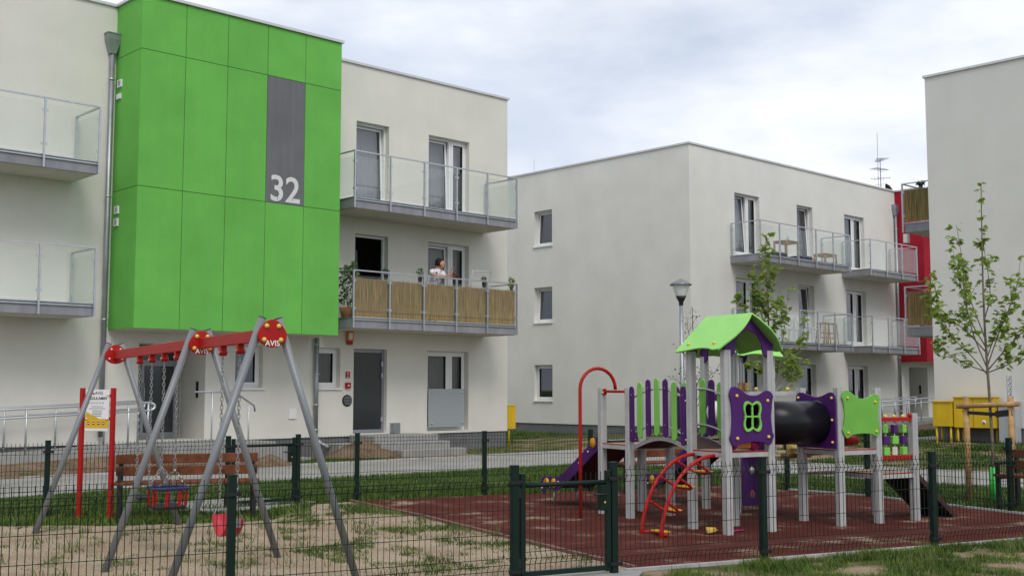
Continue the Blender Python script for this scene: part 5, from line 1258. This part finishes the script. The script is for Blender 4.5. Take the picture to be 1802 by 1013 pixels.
sx=MB(); rg=[((0,.13,.84),.185,.150),((0,.12,.95),.180,.150),((0,.075,1.05),.185,.152),((0,.03,1.13),.19,.150),((.0,-.02,1.21),.185,.135),((.01,-.05,1.29),.15,.105),((.015,-.07,1.33),.10,.08)]
vs=[]
for c_,a_,b_ in rg:
    for i in range(24): t_=2*math.pi*i/24; vs.append((c_[0]+a_*math.cos(t_),c_[1]+b_*math.sin(t_),c_[2]+.012*math.sin(3*t_)))
sx.add(vs,[(j*24+i,j*24+(i+1)%24,(j+1)*24+(i+1)%24,(j+1)*24+i) for j in range(len(rg)-1) for i in range(24)],True)
skin('shirt',[tuple(p) for p in VS],[(ix[a],ix[b]) for a,b in ((0,1),(1,2),(2,3),(3,6),(6,7),(3,12),(12,13))],[.12,.12,.13,.110,.080,.068,.080,.068],'shirt',pw,sx)
lv=[0,18,19,20,22,23,24]; ix={k:i for i,k in enumerate(lv)}
skin('trousers',[V[k] for k in lv],[(ix[a],ix[b]) for a,b in ((0,18),(18,19),(19,20),(0,22),(22,23),(23,24))],[.15,.10,.075,.065,.10,.075,.065],'trousers',pw)
hm=headmesh(1,True); hm.v=[tuple(Vector(v)-FD*.026+UPH*.014) for v in hm.v]; hm.build('hair','hair',pw)
fe=MB()
for sy in (-.031,.031): fe.sphere(HC+FD*.090+SDH*sy+UPH*.008,.008,8)
fe.build('eye','gasket',pw)
fe=MB(); fe.tube([HC+FD*.105+SDH*s_-UPH*.060 for s_ in (-.022,0,.022)],.0045,6); fe.build('mouth','dred',pw)

# ================================================================ GRASS
def inpoly(x,y,P_):
    c=False;j=len(P_)-1
    for i in range(len(P_)):
        xi,yi=P_[i];xj,yj=P_[j]
        if (yi>y)!=(yj>y) and x<(xj-xi)*(y-yi)/(yj-yi)+xi: c=not c
        j=i
    return c
def lawn(name,label,poly,dens,h,m_,thr=-9,nsc=.9,seed=1,wd=.006,zf=None,excl=None,clump=0):
    r_=random.Random(seed); xs=[p[0] for p in poly]; ys=[p[1] for p in poly]; A_=(max(xs)-min(xs))*(max(ys)-min(ys)); n=int(A_*dens); vs=[];fs=[]
    for _ in range(n):
        x=r_.uniform(min(xs),max(xs)); y=r_.uniform(min(ys),max(ys))
        if not inpoly(x,y,poly): continue
        q=noise.noise(Vector((x*nsc,y*nsc,seed)))+.5*noise.noise(Vector((x*nsc*2.7,y*nsc*2.7,seed+7)))+.25*noise.noise(Vector((x*nsc*7,y*nsc*7,seed+3)))
        if q<thr+r_.uniform(-.12,.12): continue
        if excl and inpoly(x,y,excl): continue
        z=zf(x,y) if zf else 0
        hh=h*r_.uniform(.5,1.25)*(1 if thr<-5 else min(1.3,.6+(q-thr))); a=r_.uniform(0,6.28); b=a+r_.uniform(-1,1); l=hh*r_.uniform(.2,.9)
        dx,dy=math.cos(a)*wd,math.sin(a)*wd; k=len(vs)
        vs+=[(x-dx,y-dy,z),(x+dx,y+dy,z),(x+math.sin(b)*l,y-math.cos(b)*l,z+hh)]; fs.append((k,k+1,k+2))
    me=bpy.data.meshes.new(name); me.from_pydata(vs,[],fs); me.materials.append(M[m_]); o=bpy.data.objects.new(name,me); COL.objects.link(o)
    tag(o,label,'grass',kind='stuff'); return o
def xy(l): return [(p.x,p.y) for p in l]
far_poly=[(-9.5,13.2)]+[(-7.6,13.5),(-5.4,13.65),(-4.6,13.7),(-3.1,14.1),(-2.85,15.2),(-2.8,16.3),(-2.25,16.7)]+[(FF[i][0],FF[i][1]+.02) for i in (5,6,7)]+xy([b1(-3.25,8.3),b1(-3.25,6.5),b1(-9,6.08),b1(-14,5.7)])
lawn('lawn','short green lawn between the swings and the paved path',far_poly,1500,.065,'grass',seed=2,wd=.008,excl=[(-3.95,17.2),(-2.75,16.5),(-3.3,15.3),(-3.95,15.0),(-5.2,16.0)])
lawn('lawn','green lawn strip behind the play structure towards the right tree',[FF[7],(FF[8][0]+.05,FF[8][1]),(FF[9][0]+.08,FF[9][1]),(FF[10][0]+.15,FF[10][1]+.3),(8.2,14.2),(9.2,15.5)]+xy([b1(-3.28,16),b1(-3.28,12),b1(-3.28,8.2)]),1500,.07,'grass',seed=3,wd=.008)
lawn('foreground_grass','patchy grass in the right foreground before the kerb',[(1.3,9.9),(2.4,10.85),(4.3,11.75),(6.3,12.72),(7.5,13.2),(6.5,10),(3,8.3),(1.0,8.6)],3600,.075,'grass',-.02,1.3,4,.0045)
lawn('foreground_grass','long grass fringe along the near kerb',[(1.2,10.15),(2.4,10.8),(4.3,11.72),(6.3,12.7),(6.3,12.55),(4.4,11.45),(2.6,10.5),(1.4,9.95)],3000,.10,'grass',.05,1.6,5,.0045)
sandp=[(-5.2,7.2),(-2.2,8.7),(0,9.8),(1.1,10.4),(-.1,12.7),(-1.08,14.5),(-2.2,16.3),(-2.9,15.5),(-3.2,14.2),(-5.3,13.8),(-7.5,13.7),(-7.5,9)]
lawn('sparse_weeds','sparse weeds scattered over the sand under the swings',sandp,1500,.05,'drygrass',.32,2.2,6,.006)
lawn('sparse_weeds','thin green patches in the sand left of the red surface',[(-2.6,16.2),(-2.9,14.2),(-2.2,11.5),(-1,10),(.9,10.4),(-.15,12.6),(-1.1,14.45),(-2.25,16.4)],2200,.05,'grass',.20,1.3,7,.006)
lawn('verge_grass','rough grass verge at the foot of the cream block',xy([b1(-7.8,.8),b1(-5.4,1.9),b1(-6.0,2.3),b1(-8.2,2.2)])+[],1300,.07,'grass',-.4,1,8,.009)
lawn('verge_grass','rough grass verge by the corner of the cream block',xy([b1(-2.9,.15),b1(.8,.1),b1(.8,2.4),b1(-2.9,2.3)]),900,.06,'drygrass',-.25,1.,9,.009)
lawn('verge_grass','rough grass verge below the ramp at the left',xy([b1(-18,1.75),b1(-10.5,1.85),b1(-10.5,2.0),b1(-18,1.85)]),2500,.09,'drygrass',-.3,1.2,10,.009)
lawn('rear_lawn','green lawn at the foot of the grey-white blank wall',xy([b1(1.1,-10),b1(1.1,5.4),b1(4.2,5.4),b2(-.05,.1),b2(-.1,-11)]),420,.08,'grass',-.5,.6,11,.016)
lawn('rear_lawn','green lawn before the balconies of the grey-white block',xy([b2(.1,.2),b2(6,.2),b2(13,.2),b2(13,4.1),b2(3,4.1),b2(-.2,1.5)]),300,.09,'grass',-.4,.6,12,.018)
def bankz(x,y):
    d=Vector((x,y,0))-B1; s=d.dot(AX); n=d.dot(NX); return max(.26*min(1,max(0,(s-.1)/4.2))**.8*min(1,max(0,(n+4)/5))+.05*noise.noise(Vector((s*.9,n*.9,0)))*min(1,max(0,s)/1.0),.002)
lawn('bank_grass','patchy grass on the low bank before the yellow cabinets',xy([b1(.2,17),b1(.2,5.8),b1(6.9,5.8),b1(6.3,9.2),b1(6.3,17)]),900,.08,'grass',-.05,.8,13,.012,bankz)
lawn('fence_base_grass','fringe of taller grass along the far fence and posts',[(FF[i][0]-.05,FF[i][1]-.14) for i in range(1,7)]+[(FF[i][0]+.05,FF[i][1]+.16) for i in range(6,0,-1)],1500,.11,'grass',-.1,2,14,.007)

lawn('tall_weeds','scattered taller weeds standing in the sand by the near fence',sandp,420,.17,'drygrass',.42,2.6,21,.006)
lawn('tall_weeds','taller grass tufts in the right foreground',[(1.6,9.9),(2.5,10.7),(4.3,11.55),(6.3,12.5),(6.5,10),(3,8.6)],500,.14,'drygrass',.25,1.9,22,.004)
st_=MB(); r_=random.Random(31)
for _ in range(420):
    x=r_.uniform(-7,1); y=r_.uniform(8,16)
    if not inpoly(x,y,sandp): continue
    a_=r_.uniform(.006,.018); st_.sphere((x,y,a_*.3),a_,6,.6)
tag(st_.build('pebbles','concrete'),'small grey pebbles scattered on the sand','pebbles',kind='stuff')
